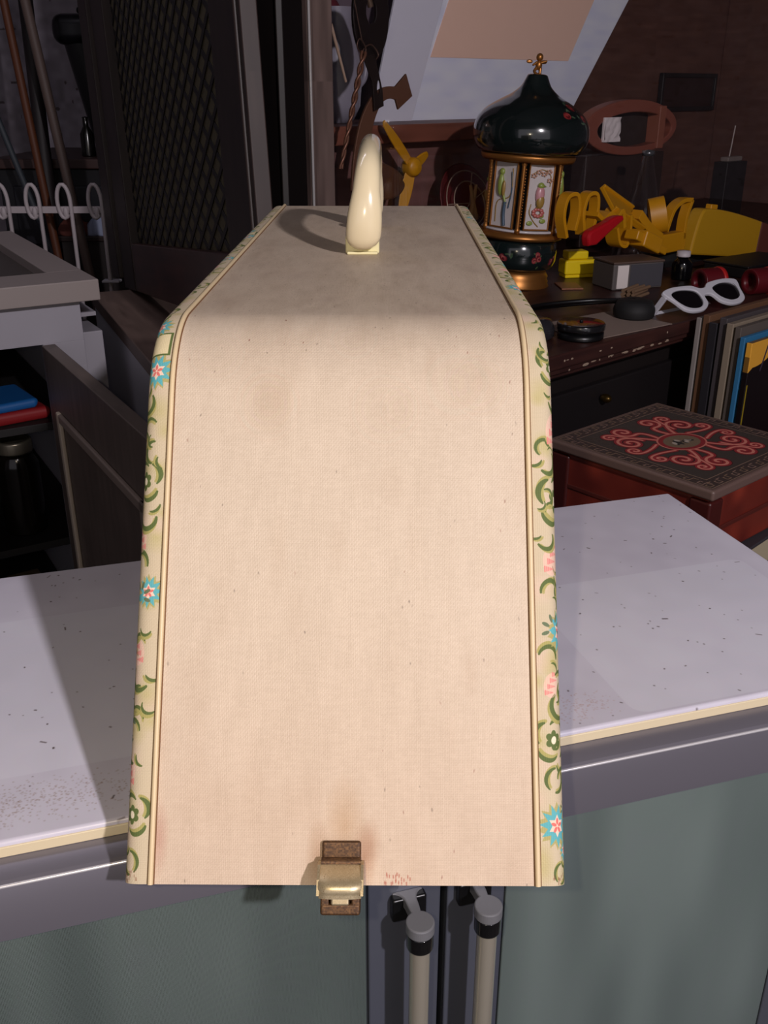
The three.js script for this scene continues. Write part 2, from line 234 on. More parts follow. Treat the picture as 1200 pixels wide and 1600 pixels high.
  const mk = (list, seed) => mat(0xffffff, 0.75, { map: canvasTex(2048, 128, (c, w, h) => print(c, w, h, MM, 20.5, list, seed)), bumpMap: (() => { const t = weave.clone(); t.repeat.set(50, 3); t.needsUpdate = true; return t; })(), bumpScale: 0.00012 });
  const bands = [mk(leftList, 41), mk(rightList, 42)];
  const r6 = rng(77), kinds = ['scroll', 'hook', 'flower', 'pink', 'blue', 'leaves', 'ring'];
  const sideList = []; for (let a = 0; a < 7; a++) for (let b = 0; b < 7; b++) sideList.push([kinds[Math.floor(r6() * 7)], 10 + a * 20 + r6() * 6, 10 + b * 20 + r6() * 6, 1.3, r6() * 6]);
  const sideM = mat(0xffffff, 0.75, { map: canvasTex(512, 512, (c, w, h) => print(c, w, h, 140, 140, sideList.map((e) => ['frame', 'blue', 'flower', 'pink', 'leaves', 'ring'].includes(e[0]) ? e.slice(0, 4) : e), 9)) });
  for (const [k, sg] of [[0, -1], [1, 1]]) {
    const A = 0.0128, B = 0.0095;
    const band = grid(18, n - 1, (u, v) => { const i = Math.round(v * (n - 1)), a = u * Math.PI / 2, xa = A * Math.pow(Math.sin(a), 0.72), x = sg * (X + 0.0002 + xa), d = B * (1 - Math.pow(Math.max(0, Math.cos(a)), 0.72)) - 0.0006 * Math.sin(2 * a), va = 1 - (xa + d) / (A + B); return [...at(i, x, d), P[i].s * 1000 / MM, va]; }, sg < 0);
    const lipB = (i, f) => grid(12, 1, (u, v) => { const a = u * Math.PI / 2, xa = A * Math.pow(Math.sin(a), 0.72), x = sg * (X + 0.0002 + xa), d = B * (1 - Math.pow(Math.max(0, Math.cos(a)), 0.72)) - 0.0006 * Math.sin(2 * a), va = 1 - (xa + d) / (A + B); return [...at(i, v ? sg * X : x, v ? B : d), P[i].s * 1000 / MM, va]; }, f);
    tag(obj('edge_band', [band, lipB(0, sg > 0), lipB(n - 1, sg < 0)], bands[k], CASE), sg < 0 ? 'floral woven edge on the left' : 'floral woven edge on the right');
    const pts = []; for (let i = 0; i < n; i++) { const q = at(i, 0, B - 0.0003); pts.push([-q[2], q[1]]); }
    const sg2 = ext(shp(pts), 0.004); const p = sg2.attributes.position, uv = sg2.attributes.uv; for (let i = 0; i < p.count; i++) uv.setXY(i, p.getX(i) / 0.14, p.getY(i) / 0.14);
    sg2.rotateY(Math.PI / 2).translate(sg > 0 ? X + A - 0.004 : -X - A, 0, 0);
    obj('side_panel', sg2, sideM, CASE);
    const path = []; for (let i = 0; i < n; i++) path.push(V(...at(i, sg * (X - 0.0002), -0.0008)));
    obj('piping', new THREE.TubeGeometry(new THREE.CatmullRomCurve3(path), 220, 0.00125, 10), mat(0xd6c09a, 0.45), CASE);
    for (const dx of [-1, 1]) { const gp = []; for (let i = 0; i < n; i++) gp.push(V(...at(i, sg * (X - 0.0002) + dx * 0.0014, -0.0001))); obj('seam', new THREE.TubeGeometry(new THREE.CatmullRomCurve3(gp), 200, 0.00035, 5), mat(0x7a5638, 0.8), CASE); }
  }
  obj('base_board', bx(-0.094, 0.094, 0.001, 0.006, -0.708, -0.012, 0.001), mat(0x4a3a2c, 0.8), CASE);
  // handle: flat D-shaped grip seen end on
  const HB = 0.221, zc = -0.452;
  const cpts = [[0.077, 0.0035], [0.081, 0.022], [0.077, 0.042], [0.066, 0.057], [0.040, 0.066], [0, 0.069], [-0.040, 0.066], [-0.066, 0.057], [-0.077, 0.042], [-0.081, 0.022], [-0.077, 0.0035]];
  const cur = new THREE.CatmullRomCurve3(cpts.map(([z, y]) => V(0, HB + y, zc + z)));
  const grip = grid(20, 90, (u, v) => {
    const p = cur.getPoint(v), t = cur.getTangent(v), nn = V(0, t.z, -t.y); const a = u * Math.PI * 2, end = Math.min(1, Math.sqrt(Math.max(0, 1 - Math.pow(Math.max(0, Math.abs(v - 0.5) * 2 - 0.88) / 0.12, 2))) + 0.02);
    const up = (p.y - HB) / 0.069, wx = (0.0112 - 0.0034 * up * up + 0.0016 * Math.sin(Math.min(1, up * 1.6) * Math.PI)) * end, wn = (0.0066 + 0.002 * Math.sin(v * Math.PI)) * end; const q = p.clone().add(V(Math.cos(a) * wx, 0, 0)).addScaledVector(nn, Math.sin(a) * wn); return [q.x + up * 0.005, q.y, q.z];
  });
  obj('handle', grip, mat(0xe9d9b4, 0.2, { clearcoat: 0.7, clearcoatRoughness: 0.08 }), CASE);
  for (const z of [0.066, -0.066]) obj('handle_mount', [bx(-0.0122, 0.0122, HB, HB + 0.013, zc + z - 0.006, zc + z + 0.006, 0.0015), bx(-0.011, 0.011, HB, HB + 0.002, zc + z - 0.012, zc + z + 0.010, 0.0008)], mat(0xe8dfae, 0.4), CASE);
  // latch on the sloped front
  const latch = new THREE.Group(); latch.name = 'latch'; CASE.add(latch); latch.position.set(-0.0012, 0.0015, 0); latch.rotation.x = -Math.atan2(0.147, 0.221);
  const r8 = noise2(88, 32); const rust = dataTex(128, 128, (i, j) => mix([54, 36, 26], [124, 90, 56], r8(i / 4, j / 4) * 0.7 + r8(i / 2 + 3, j / 2) * 0.3), true, [45, 45]);
  const rustM = mat(0xffffff, 0.5, { map: rust, metalness: 0.45 }); const nick = dataTex(128, 128, (i, j) => { const t = r8(i / 3, j / 3); return t > 0.88 ? [150, 124, 92] : mix([186, 168, 134], [210, 194, 160], t); }, true, [60, 60]); const nickM = mat(0xffffff, 0.38, { map: nick, metalness: 0.7 });
  obj('latch_plate', [bx(-0.0088, 0.0088, -0.001, 0.0195, 0.0, 0.0028, 0.0022), rod([-0.0088, 0.0105, 0.0045], [0.0088, 0.0105, 0.0045], 0.0024)].map((g) => uvm(g)), rustM, latch);
  const lev = grid(10, 16, (u, v) => { const x = (u * 2 - 1) * 0.0099, y = 0.0112 - v * 0.0130, bow = Math.sin(Math.min(1, v * 1.05) * Math.PI * 0.62); return [x * (1 - 0.06 * v), y, 0.005 + 0.0125 * bow - 0.002 * Math.pow(u * 2 - 1, 4) * bow]; }, true);
  const lev2 = grid(10, 16, (u, v) => { const x = (u * 2 - 1) * 0.0099, y = 0.0112 - v * 0.0130, bow = Math.sin(Math.min(1, v * 1.05) * Math.PI * 0.62); return [x * (1 - 0.06 * v), y - 0.001, 0.0038 + 0.0125 * bow - 0.002 * Math.pow(u * 2 - 1, 4) * bow]; });
  const cheeks = [-1, 1].map((s) => ext(shp([[0, 0.0112], [-0.007, 0.0105], [-0.012, 0.005], [-0.0145, -0.0012], [-0.004, 0.0], [0, 0.003]]), 0.0012).rotateY(Math.PI / 2).translate(s * 0.0096 - 0.0006, 0, 0.002));
  obj('latch_lever', [uvm(lev), uvm(lev2), ...cheeks.map((g) => uvm(g))], nickM, latch);
  obj('latch_tongue', uvm(bx(-0.0040, 0.0040, -0.0062, 0.001, 0.0100, 0.0122, 0.001)), nickM, latch);
  obj('catch_plate', [bx(-0.0088, 0.0088, -0.0105, 0.0005, 0.001, 0.0042, 0.001), bx(-0.0088, 0.0088, -0.0108, -0.0058, 0.003, 0.0100, 0.0012), bx(-0.0088, -0.0048, -0.0105, -0.002, 0.003, 0.0098, 0.001), bx(0.0048, 0.0088, -0.0105, -0.002, 0.003, 0.0098, 0.001)].map((g) => uvm(g)), rustM, latch);
}

// ---------------------------------------------------------------- the fridge
{
  const F = thing('fridge', 'grey two door undercounter fridge with white top and tubular handles below the case', 'fridge', [0.254, 0, -0.791], R(16.8));
  const W = 0.642, D = 0.29, r = rng(19);
  const na = noise2(51, 8), nb = noise2(52, 64);
  const topT = canvasTex(1280, 576, (c, w, h) => {
    const im = c.createImageData(w, h); for (let j = 0; j < h; j++) for (let i = 0; i < w; i++) { const k = (j * w + i) * 4, t = na(i / 160, j / 144) * 0.6 + nb(i / 30, j / 30) * 0.4, col = mix([188, 184, 198], [208, 205, 218], t); for (let q = 0; q < 3; q++) im.data[k + q] = col[q]; im.data[k + 3] = 255; } c.putImageData(im, 0, 0);
    const sc = w / W; // px per metre; x from left edge, y from the front edge upward = canvas bottom
    const pt = (x, z) => [(x + W) * sc, z * sc];
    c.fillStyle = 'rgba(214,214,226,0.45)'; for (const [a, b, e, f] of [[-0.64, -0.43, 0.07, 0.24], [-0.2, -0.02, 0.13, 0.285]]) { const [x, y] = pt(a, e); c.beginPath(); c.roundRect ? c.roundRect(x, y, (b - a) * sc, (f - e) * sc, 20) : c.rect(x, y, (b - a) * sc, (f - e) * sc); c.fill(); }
    for (let k = 0; k < 320; k++) { const x = -W + r() * W, z = r() * D, [px, py] = pt(x, z); c.save(); c.translate(px, py); c.rotate(r() * 3); c.fillStyle = `rgba(50,38,36,${0.4 + r() * 0.5})`; c.fillRect(0, 0, 1.2 + r() * (r() > 0.8 ? 8 : 2.4), 1.1 + r() * 1.1); c.restore(); }
    for (let k = 0; k < 900; k++) { const x = -0.6 + (r() + r() - 1) * 0.09 + 0.06, z = 0.262 + (r() + r() - 1) * 0.02, [px, py] = pt(x, z); c.fillStyle = `rgba(110,80,60,${0.15 + r() * 0.4})`; c.fillRect(px, py, 1.5, 1.2); }
    for (let k = 0; k < 200; k++) { const x = -0.23 + (r() + r() - 1) * 0.03, z = 0.268 + (r() + r() - 1) * 0.014, [px, py] = pt(x, z); c.fillStyle = `rgba(150,90,70,${0.15 + r() * 0.3})`; c.fillRect(px, py, 1.5, 1.2); }
  }, false);
  obj('body', bx(-W, 0, 0.04, 0.846, 0, D - 0.006, 0.003), mat(0x55585c, 0.5), F);
  obj('plinth', bx(-W + 0.02, -0.02, 0, 0.04, 0.02, D - 0.03, 0.002), M.blackMatt, F);
  const tg = new RoundedBoxGeometry(W, 0.0125, D, 3, 0.0025).translate(-W / 2, 0.85375, D / 2).toNonIndexed(); const p = tg.attributes.position, uv = tg.attributes.uv; for (let i = 0; i < p.count; i++) uv.setXY(i, (p.getX(i) + W) / W, 1 - p.getZ(i) / D);
  tag(obj('worktop', tg, mat(0xffffff, 0.34, { map: topT }), F), 'white laminate top speckled with dirt');
  obj('edge_strip', bx(-W, 0, 0.8515, 0.8575, D - 0.0015, D + 0.0008, 0.0006), mat(0xd8c9a8, 0.45), F);
  const tr = ext(shp([[0, 0.8515], [0.0155, 0.851], [0.0172, 0.8502], [0.018, 0.8485], [0.0165, 0.815], [0.013, 0.813], [0, 0.813]]), W).rotateY(-Math.PI / 2).translate(0, 0, D);
  obj('trim_rail', toCreasedNormals(tr, 0.7), mat(0x77747e, 0.34, { metalness: 0.4 }), F);
  obj('trim_highlight', rod([-W, 0.8492, D + 0.0176], [0, 0.8492, D + 0.0176], 0.0009), mat(0xe8e6ea, 0.25, { metalness: 0.5 }), F);  // pale thin rod standing in for the highlight along the trim ridge
  const reed = dataTex(64, 4, (i) => { const v = 128 + 110 * Math.sin(i * Math.PI / 4); return [v, v, v]; }, false, [36, 1]);
  const n3 = noise2(61, 8); const dt = dataTex(128, 128, (i, j) => mix([90, 101, 99], [110, 122, 119], n3(i / 16, j / 16)), true);
  const mkDoor = (x0, x1, sx0, sx1, left) => {
    const d = obj('door', bx(x0, x1, 0.05, 0.8115, D - 0.008, D + 0.0095, 0.002), mat(0x2f3136, 0.4), F);
    tag(d, left ? 'left door with reeded grey panel' : 'right door with smooth grey panel');
    const px0 = left ? x0 + 0.07 : sx1, px1 = left ? sx0 : x1 - 0.078;
    const pg = bx(px0 + 0.0006, px1 - 0.0006, 0.12, 0.8105, D + 0.0085, D + 0.0112, 0.001); const q = pg.attributes.position, u2 = pg.attributes.uv; for (let i = 0; i < q.count; i++) u2.setXY(i, (q.getX(i) - px0) / (px1 - px0), q.getY(i));
    obj('door_panel', pg, mat(0xffffff, 0.3, { map: dt, clearcoat: 0.6, clearcoatRoughness: 0.15, ...(left ? { bumpMap: reed, bumpScale: 0.0004 } : {}) }), d);
    obj('door_stile', bx(sx0 + 0.0005, sx1 - 0.0005, 0.05, 0.811, D + 0.008, D + 0.0118, 0.0012), mat(0x4a4d58, 0.28, { clearcoat: 0.4, clearcoatRoughness: 0.12 }), d);
    obj('door_stile', bx(left ? x0 : px1, left ? px0 : x1, 0.05, 0.811, D + 0.008, D + 0.0118, 0.0012), mat(0x4b4e56, 0.3), d);
    // handle
    const hx = left ? -0.3432 : -0.3040, ax = D + 0.035, yt = 0.7835;
    obj('handle_bar', lathe([[0, 0.22], [0.0056, 0.22], [0.0056, yt - 0.017], [0, yt - 0.017]], 28).translate(hx, 0, ax), mat(0xe2dac8, 0.2, { metalness: 0.74 }), d);
    const collar = (y) => lathe([[0, y], [0.0071, y], [0.0074, y + 0.0008], [0.0074, y + 0.0098], [0.0071, y + 0.0106], [0, y + 0.0106]], 28).translate(hx, 0, ax);
    for (const y of [yt - 0.0178, 0.214]) obj('handle_collar', collar(y), mat(0x08080a, 0.12, { clearcoat: 0.8 }), d);
    const s = new THREE.Shape(); const dz = ax - D - 0.0115; s.absarc(0, 0, 0.0078, R(-250), R(70), false); s.quadraticCurveTo(0.0032, dz * 0.42, 0.0034, dz * 0.62); s.quadraticCurveTo(0.0036, dz * 0.9, 0.0085, dz * 0.95); s.lineTo(0.0085, dz); s.lineTo(-0.0085, dz); s.lineTo(-0.0085, dz * 0.95); s.quadraticCurveTo(-0.0036, dz * 0.9, -0.0034, dz * 0.62); s.quadraticCurveTo(-0.0032, dz * 0.42, -0.0027, 0.0074);
    const br = (y) => ext(s, 0.007, 0.0008, 2, 20).rotateX(-Math.PI / 2).translate(hx, y, ax);
    for (const y of [yt - 0.0072, 0.207]) obj('handle_bracket', br(y), mat(0x85858a, 0.4, { metalness: 0.4 }), d);
    for (const y of [yt - 0.017, 0.203]) obj('handle_foot', bx(hx - 0.010, hx + 0.010, y, y + 0.016, D + 0.0115, D + 0.0175, 0.0015), M.black, d);
  };
  mkDoor(-W, -0.3225, -0.366, -0.3225, true);
  mkDoor(-0.3195, 0, -0.3195, -0.283, false);
}

// ---------------------------------------------------------------- hutch (dark display cabinet) : local x along its front, z towards the camera
const HO = V(-0.082, 0, -1.655), HT = R(42);
const H = (x, y, z) => { const c = Math.cos(HT), s = Math.sin(HT); return [HO.x + x * c + z * s, y, HO.z - x * s + z * c]; };
{
  const h = thing('display_hutch', 'dark wooden glazed hutch with a worn counter full of bric-a-brac', 'cabinet', HO.toArray(), HT);
  obj('counter_body', [bx(-0.10, 2.0, 0.06, 0.812, -0.1, 0.44, 0.003, 0.4), bx(-0.02, 2.0, 0.06, 0.835, -0.5, -0.099, 0.003, 0.4)], M.blackWood, h);
  const dr = obj('drawer', bx(-0.06, 0.62, 0.60, 0.78, 0.44, 0.452, 0.003, 0.4), mat(0x1b1718, 0.4), h);
  obj('knob', ell([0.15, 0.757, 0.462], [0.007, 0.007, 0.01]), mat(0x4a3814, 0.35, { metalness: 0.8 }), dr);
  obj('counter_top', [bx(-0.13, 2.0, 0.835, 0.857, -0.1, 0.49, 0.004, 0.4), bx(-0.02, 2.0, 0.835, 0.857, -0.5, -0.098, 0.001, 0.4)], M.darkWoodH, h);
  const mould = ext(shp([[0, 0.836], [0.046, 0.836], [0.046, 0.829], [0.036, 0.826], [0.036, 0.82], [0.028, 0.814], [0, 0.812]]), 2.12).rotateY(-Math.PI / 2);   // along x
  obj('counter_moulding', uvm(toCreasedNormals(mould.translate(2.0, 0, 0.44), 0.6), 0.4), M.darkWoodH, h);
  const r = rng(4); const chips = [];
  for (let k = 0; k < 26; k++) { const x = 0.0 + Math.pow(r(), 1.2) * 0.27, up = r() > 0.75; chips.push(ell([x, up ? 0.847 : 0.832 + (r() - 0.5) * 0.004, up ? 0.4897 : 0.4857], [0.0015 + r() * (up ? 0.002 : 0.007), 0.0008 + r() * 0.0012, 0.0008], 8)); }
  obj('bare_chip', chips, mat(0x95806e, 0.8), h).userData.kind = 'stuff';
  obj('corner_post', [bx(-0.05, -0.006, 0.857, 1.85, -0.03, 0.012, 0.003, 0.4), bx(-0.058, -0.046, 0.857, 1.85, 0.0, 0.016, 0.004, 0.4)], M.greyWoodV, h);
  obj('post_bead', rod([-0.056, 0.857, 0.0175], [-0.056, 1.85, 0.0175], 0.0022), mat(0xa8a4a4, 0.15, { clearcoat: 1 }), h);
  obj('side_panel', bx(-0.02, -0.006, 0.857, 1.85, -0.5, -0.03, 0.003, 0.4), M.blackWood, h);
  obj('back_panel', bx(-0.006, 0.72, 0.857, 1.85, -0.5, -0.48, 0.002, 0.4), mat(0x6a5c66, 0.6), h);
  obj('back_panel', bx(0.72, 2.0, 0.857, 1.85, -0.5, -0.48, 0.002, 0.4), M.innerDark, h);
  obj('top_board', bx(-0.02, 2.0, 1.85, 1.88, -0.5, 0.05, 0.004, 0.4), M.darkWoodH, h);
  obj('end_panel', bx(1.97, 2.0, 0.857, 1.85, -0.48, 0.03, 0.003, 0.4), M.innerDark, h);
  obj('shelf_rail', uvm(bx(-0.006, 0.66, 1.098, 1.13, -0.125, -0.10, 0.003, 0.4), 0.4), M.redWoodH, h);
  obj('shelf', bx(-0.006, 0.66, 1.112, 1.128, -0.48, -0.125, 0.002, 0.4), M.innerWood, h);
  obj('inner_panel', bx(-0.006, 0.66, 0.857, 1.112, -0.16, -0.145, 0.002, 0.4), M.innerWood, h);
  tag(obj('glass_pane', bx(-0.006, 1.97, 0.862, 1.846, -0.012, -0.008, 0.0005), M.glass, h), 'clear glass pane with faint reflections');
}
// things behind the hutch glass
{
  const onLz = (name, label, cat, shape, depth, m, x, y, z, bevel = 0.001) => { const o = obj(name, ext(shape, depth, bevel), m); o.position.set(...H(x, y, z)); o.rotation.y = HT; return tag(o, label, cat); };
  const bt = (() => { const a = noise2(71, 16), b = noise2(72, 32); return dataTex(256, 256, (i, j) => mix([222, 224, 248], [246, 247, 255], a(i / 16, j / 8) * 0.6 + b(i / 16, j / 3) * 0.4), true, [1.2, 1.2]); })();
  const board = onLz('reflection_board', 'blue grey reflection in the hutch glass shaped as a slanted board', 'board', shp([[0.36, 0], [0.99, 0], [1.43, 0.56], [0.61, 0.56]]), 0.008, mat(0xffffff, 0.55, { map: bt }), 0, 1.128, -0.31);  // pale reflection in the glass, modelled as a solid near-white board
  onLz('reflection_paper', 'peach coloured paper of the glass reflection shaped as a thin sheet', 'paper', shp([[0.512, 0.122], [0.972, 0.122], [1.22, 0.52], [0.70, 0.52]]), 0.0016, mat(0xf6cdb8, 0.8), 0, 1.128, -0.302, 0.0003);  // paper within that reflection, modelled as a solid sheet
  onLz('reflection_strip', 'pale grey left strip of the glass reflection shaped as a narrow board', 'board', shp([[0.335, 0], [0.45, 0], [0.66, 0.56], [0.50, 0.56]]), 0.006, mat(0xdedcea, 0.55), 0, 1.128, -0.296);  // left strip of the same reflection, also modelled as a solid
  // oval slicing blade with stub handle
  const t = thing('slicing_disc', 'dark oval metal disc hanging from a rod behind the hutch glass', 'tool', H(0.118, 1.30, -0.045), HT);
  const s = new THREE.Shape(); s.absellipse(0, 0, 0.039, 0.068, 0, Math.PI * 2); const hl = new THREE.Path(); hl.absellipse(-0.0, 0.005, 0.011, 0.018, 0, Math.PI * 2); s.holes.push(hl);
  obj('disc', ext(s, 0.006, 0.001, 2, 32), mat(0x241a18, 0.4, { metalness: 0.5 }), t);
  obj('rod', [rod([0, 0.012, 0.004], [-0.03, 0.09, 0.006], 0.005), rod([-0.03, 0.09, 0.006], [-0.03, 0.55, 0.0], 0.002)], mat(0x6a5648, 0.4, { metalness: 0.5 }), t);
  // wire ring with slotted strap, drill, scraper hanging
  const wr = obj('wire_ring', [tube([[0, 0, 0], [0.018, 0.012, 0], [0.032, -0.004, 0.003], [0.014, -0.014, 0.002]], 0.0014, 40, 6, true), tube([[0.005, 0.004, 0.003], [-0.008, 0.02, 0.003], [-0.014, 0.01, 0.003], [-0.002, -0.004, 0.003]], 0.0012, 30, 6, true), tube([[0.0, 0.015, 0.0], [-0.02, 0.1, 0.0], [-0.022, 0.606, 0]], 0.001, 20, 5)], mat(0x5a4238, 0.4, { metalness: 0.6 })); wr.position.set(...H(0.09, 1.244, -0.03)); wr.rotation.y = HT; tag(wr, 'thin wire ring from which the old tools hang', 'ring');
  const ss = shp([[-0.012, 0.0], [0.013, 0.004], [0.03, -0.05], [0.033, -0.075], [0.012, -0.082], [0.008, -0.04]]); const sl = new THREE.Path(); sl.absellipse(0.0215, -0.046, 0.004, 0.011, 0, Math.PI * 2); ss.holes.push(sl);
  onLz('slotted_strap', 'dark metal strap with a slot hanging from the wire ring', 'tool', ss, 0.003, mat(0x2a1e1a, 0.45, { metalness: 0.5 }), 0.098, 1.238, -0.026, 0.0006);
  const ax = new THREE.Shape(); ax.moveTo(0.064, 1.03); ax.quadraticCurveTo(0.07, 1.13, 0.105, 1.17); ax.quadraticCurveTo(0.125, 1.197, 0.165, 1.193); ax.lineTo(0.190, 1.213); ax.lineTo(0.205, 1.178); ax.lineTo(0.172, 1.157); ax.lineTo(0.166, 1.172); ax.quadraticCurveTo(0.15, 1.178, 0.135, 1.168); ax.quadraticCurveTo(0.105, 1.14, 0.095, 1.03);
  onLz('curved_scraper', 'rusty brown curved scraper with a hooked head', 'tool', ax, 0.005, mat(0x6a4634, 0.5, { metalness: 0.35 }), 0, 0, -0.036, 0.001);
  const tw = []; for (let k = 0; k < 2; k++) { const pts = []; for (let i = 0; i <= 60; i++) { const q = i / 60, a = q * 26 + k * Math.PI; pts.push(V(Math.cos(a) * 0.0032 * (1 - 0.5 * q), -q * 0.185, Math.sin(a) * 0.0032 * (1 - 0.5 * q))); } tw.push(new THREE.TubeGeometry(new THREE.CatmullRomCurve3(pts), 120, 0.0028, 6)); }
  const drill = obj('twist_drill', tw, mat(0x7a5240, 0.4, { metalness: 0.5 })); drill.position.set(...H(0.086, 1.245, -0.022)); drill.rotation.set(0, HT, R(-16.5)); tag(drill, 'long twisted rusty drill bit hanging beside the scraper', 'drill bit');
  const leaf = onLz('leather_flap', 'brown leather flap below the curved scraper', 'leather', (() => { const q = new THREE.Shape(); q.moveTo(0.1, 1.07); q.quadraticCurveTo(0.15, 1.082, 0.196, 1.045); q.lineTo(0.192, 1.04); q.quadraticCurveTo(0.205, 1.03, 0.185, 1.015); q.quadraticCurveTo(0.15, 1.0, 0.10, 1.018); return q; })(), 0.012, mat(0x4e3022, 0.4), 0, 0, -0.05, 0.004);
  const st = obj('wooden_stick', rod([0, 0, 0], [-0.03, 0.085, 0], 0.0022, 0.003, 10), mat(0xa48876, 0.6)); st.position.set(...H(0.075, 1.2, -0.055)); st.rotation.y = HT; tag(st, 'short pale wooden stick behind the glass near the corner post', 'stick');
  // yellow propeller
  const pr = thing('toy_propeller', 'yellow plastic three bladed propeller behind the ivory handle', 'propeller', H(0.245, 1.058, -0.075), HT);
  obj('hub', lathe([[0, -0.012], [0.014, -0.012], [0.017, -0.006], [0.017, 0.01], [0.012, 0.016], [0, 0.018]], 24).rotateX(Math.PI / 2), M.yellow, pr);
  for (const [a, l] of [[132, 0.105], [252, 0.09], [28, 0.045]]) { const sh = new THREE.Shape(); sh.moveTo(0, -0.008); sh.quadraticCurveTo(l * 0.5, -0.017, l, -0.004); sh.quadraticCurveTo(l * 1.03, 0.002, l * 0.96, 0.007); sh.quadraticCurveTo(l * 0.5, 0.016, 0, 0.008); obj('blade', ext(sh, 0.004, 0.0012).rotateX(0.35).rotateZ(R(a)), M.yellow, pr); }
  // red dish with wire rings and pegs
  const ds = thing('wire_dish', 'red dish with wire rings and wooden pegs leaning behind the case', 'dish', H(0.39, 0.985, -0.08), HT);
  obj('dish', lathe([[0, -0.012], [0.05, -0.01], [0.068, 0.008], [0.072, 0.012], [0.069, 0.014], [0.05, -0.004], [0, -0.006]], 40).rotateX(R(72)), mat(0x5a1c1e, 0.4), ds);
  obj('wire', [0.062, 0.042].map((q) => new THREE.TorusGeometry(q, 0.0014, 6, 48).rotateX(R(-18)).translate(0, 0, 0.02)).concat([0, 1, 2, 3, 4].map((k) => rod([0, 0, 0.02], [Math.cos(k * 1.257 + 0.6) * 0.062, Math.sin(k * 1.257 + 0.6) * 0.06, 0.02 - Math.sin(k * 1.257 + 0.6) * -0.02], 0.0012))), mat(0xa08878, 0.4, { metalness: 0.4 }), ds);
  for (const [x, a] of [[-0.006, 0.2], [0.01, -0.35]]) obj('peg', rod([x, -0.03, 0.028], [x + Math.sin(a) * 0.06, 0.035, 0.03], 0.006, 0.003), mat(0xb48a5e, 0.6), ds);
  // clutter on the shelf behind the glass at left
  const clut = (name, label, cat, geo, m, x, y, z) => { const o = obj(name, geo, m); o.position.set(...H(x, y, z)); o.rotation.y = HT; return tag(o, label, cat); };
  clut('cream_box', 'cream cardboard box on the inner shelf beside the corner post', 'box', [bx(-0.035, 0.035, 0, 0.06, -0.03, 0.03, 0.003), bx(-0.036, 0.036, 0.06, 0.072, -0.031, 0.031, 0.003)], mat(0x9a9088, 0.7), 0.115, 1.129, -0.30);
  clut('wooden_box', 'brown wooden box stacked on the cream box', 'box', [bx(-0.05, 0.04, 0, 0.07, -0.035, 0.035, 0.003), bx(-0.052, 0.042, 0.07, 0.08, -0.037, 0.037, 0.003)], mat(0x4c3430, 0.6), 0.12, 1.2015, -0.30);
  clut('white_cup', 'small white cup at the top of the shelf stack', 'cup', lathe([[0, 0], [0.02, 0], [0.026, 0.01], [0.03, 0.06], [0.028, 0.06], [0.022, 0.012], [0, 0.008]]), mat(0xb4aeb4, 0.3), 0.098, 1.282, -0.30);
  clut('grey_jug', 'pale grey jug on the shelf behind the oval disc', 'jug', [lathe([[0, 0], [0.03, 0], [0.045, 0.03], [0.05, 0.09], [0.035, 0.15], [0.03, 0.17], [0.036, 0.2], [0.033, 0.2], [0.026, 0.17], [0, 0.16]]), tube([[0.036, 0.17, 0], [0.07, 0.15, 0], [0.07, 0.08, 0], [0.048, 0.06, 0]], 0.006)], mat(0x8f8a98, 0.35), 0.24, 1.129, -0.28);
  clut('red_ball', 'dull red ball with blue patch high behind the glass', 'ball', [ell([0, 0.05, 0], [0.05, 0.05, 0.05], 28), lathe([[0, 0], [0.03, 0], [0.022, 0.008], [0, 0.01]])], mat(0x6a2a34, 0.4), 0.30, 1.27, -0.41);
  clut('ball_stand', 'small dark wooden block carrying the red ball', 'block', [bx(-0.05, 0.05, 0, 0.13, -0.05, 0.05, 0.004), bx(-0.054, 0.054, 0.13, 0.141, -0.054, 0.054, 0.003)], mat(0x3a2a2c, 0.6), 0.30, 1.129, -0.41);
  // right half of the hutch
  const ov = thing('oval_box', 'pinkish wooden oval band with a bright foil patch right of the dome', 'box', H(0.915, 1.11, -0.09), HT);
  const oo = new THREE.Shape(); oo.absellipse(0, 0, 0.175, 0.058, 0, Math.PI * 2); const oh = new THREE.Path(); oh.absellipse(0.012, -0.004, 0.142, 0.036, 0, Math.PI * 2); oo.holes.push(oh);
  obj('band', ext(oo, 0.03, 0.003, 2, 40), mat(0x84493a, 0.45), ov);
  obj('bottom', ext((() => { const q = new THREE.Shape(); q.absellipse(0, 0, 0.16, 0.05, 0, Math.PI * 2); return q; })(), 0.006).translate(0, 0, -0.006), mat(0x2a1c18, 0.7), ov);
  obj('divider', bx(0.095, 0.12, -0.047, 0.044, 0.0, 0.034, 0.002), mat(0x8c5240, 0.45), ov);
  { const rr = rng(8); const g = new THREE.PlaneGeometry(0.058, 0.05, 8, 8); const p = g.attributes.position; for (let i = 0; i < p.count; i++) p.setZ(i, (rr() - 0.5) * 0.006); g.computeVertexNormals(); const b = g.clone().translate(0, 0, -0.003); obj('foil_patch', [g.translate(-0.085, -0.002, 0.036), bx(-0.114, -0.056, -0.027, 0.023, 0.028, 0.034, 0.001)], mat(0xf2e6e6, 0.3, { metalness: 0.1, clearcoat: 0.6 }), ov); }
  obj('stand', bx(-0.15, 0.15, -0.249, -0.055, -0.02, 0.02, 0.003), mat(0x2c1a15, 0.6), ov);
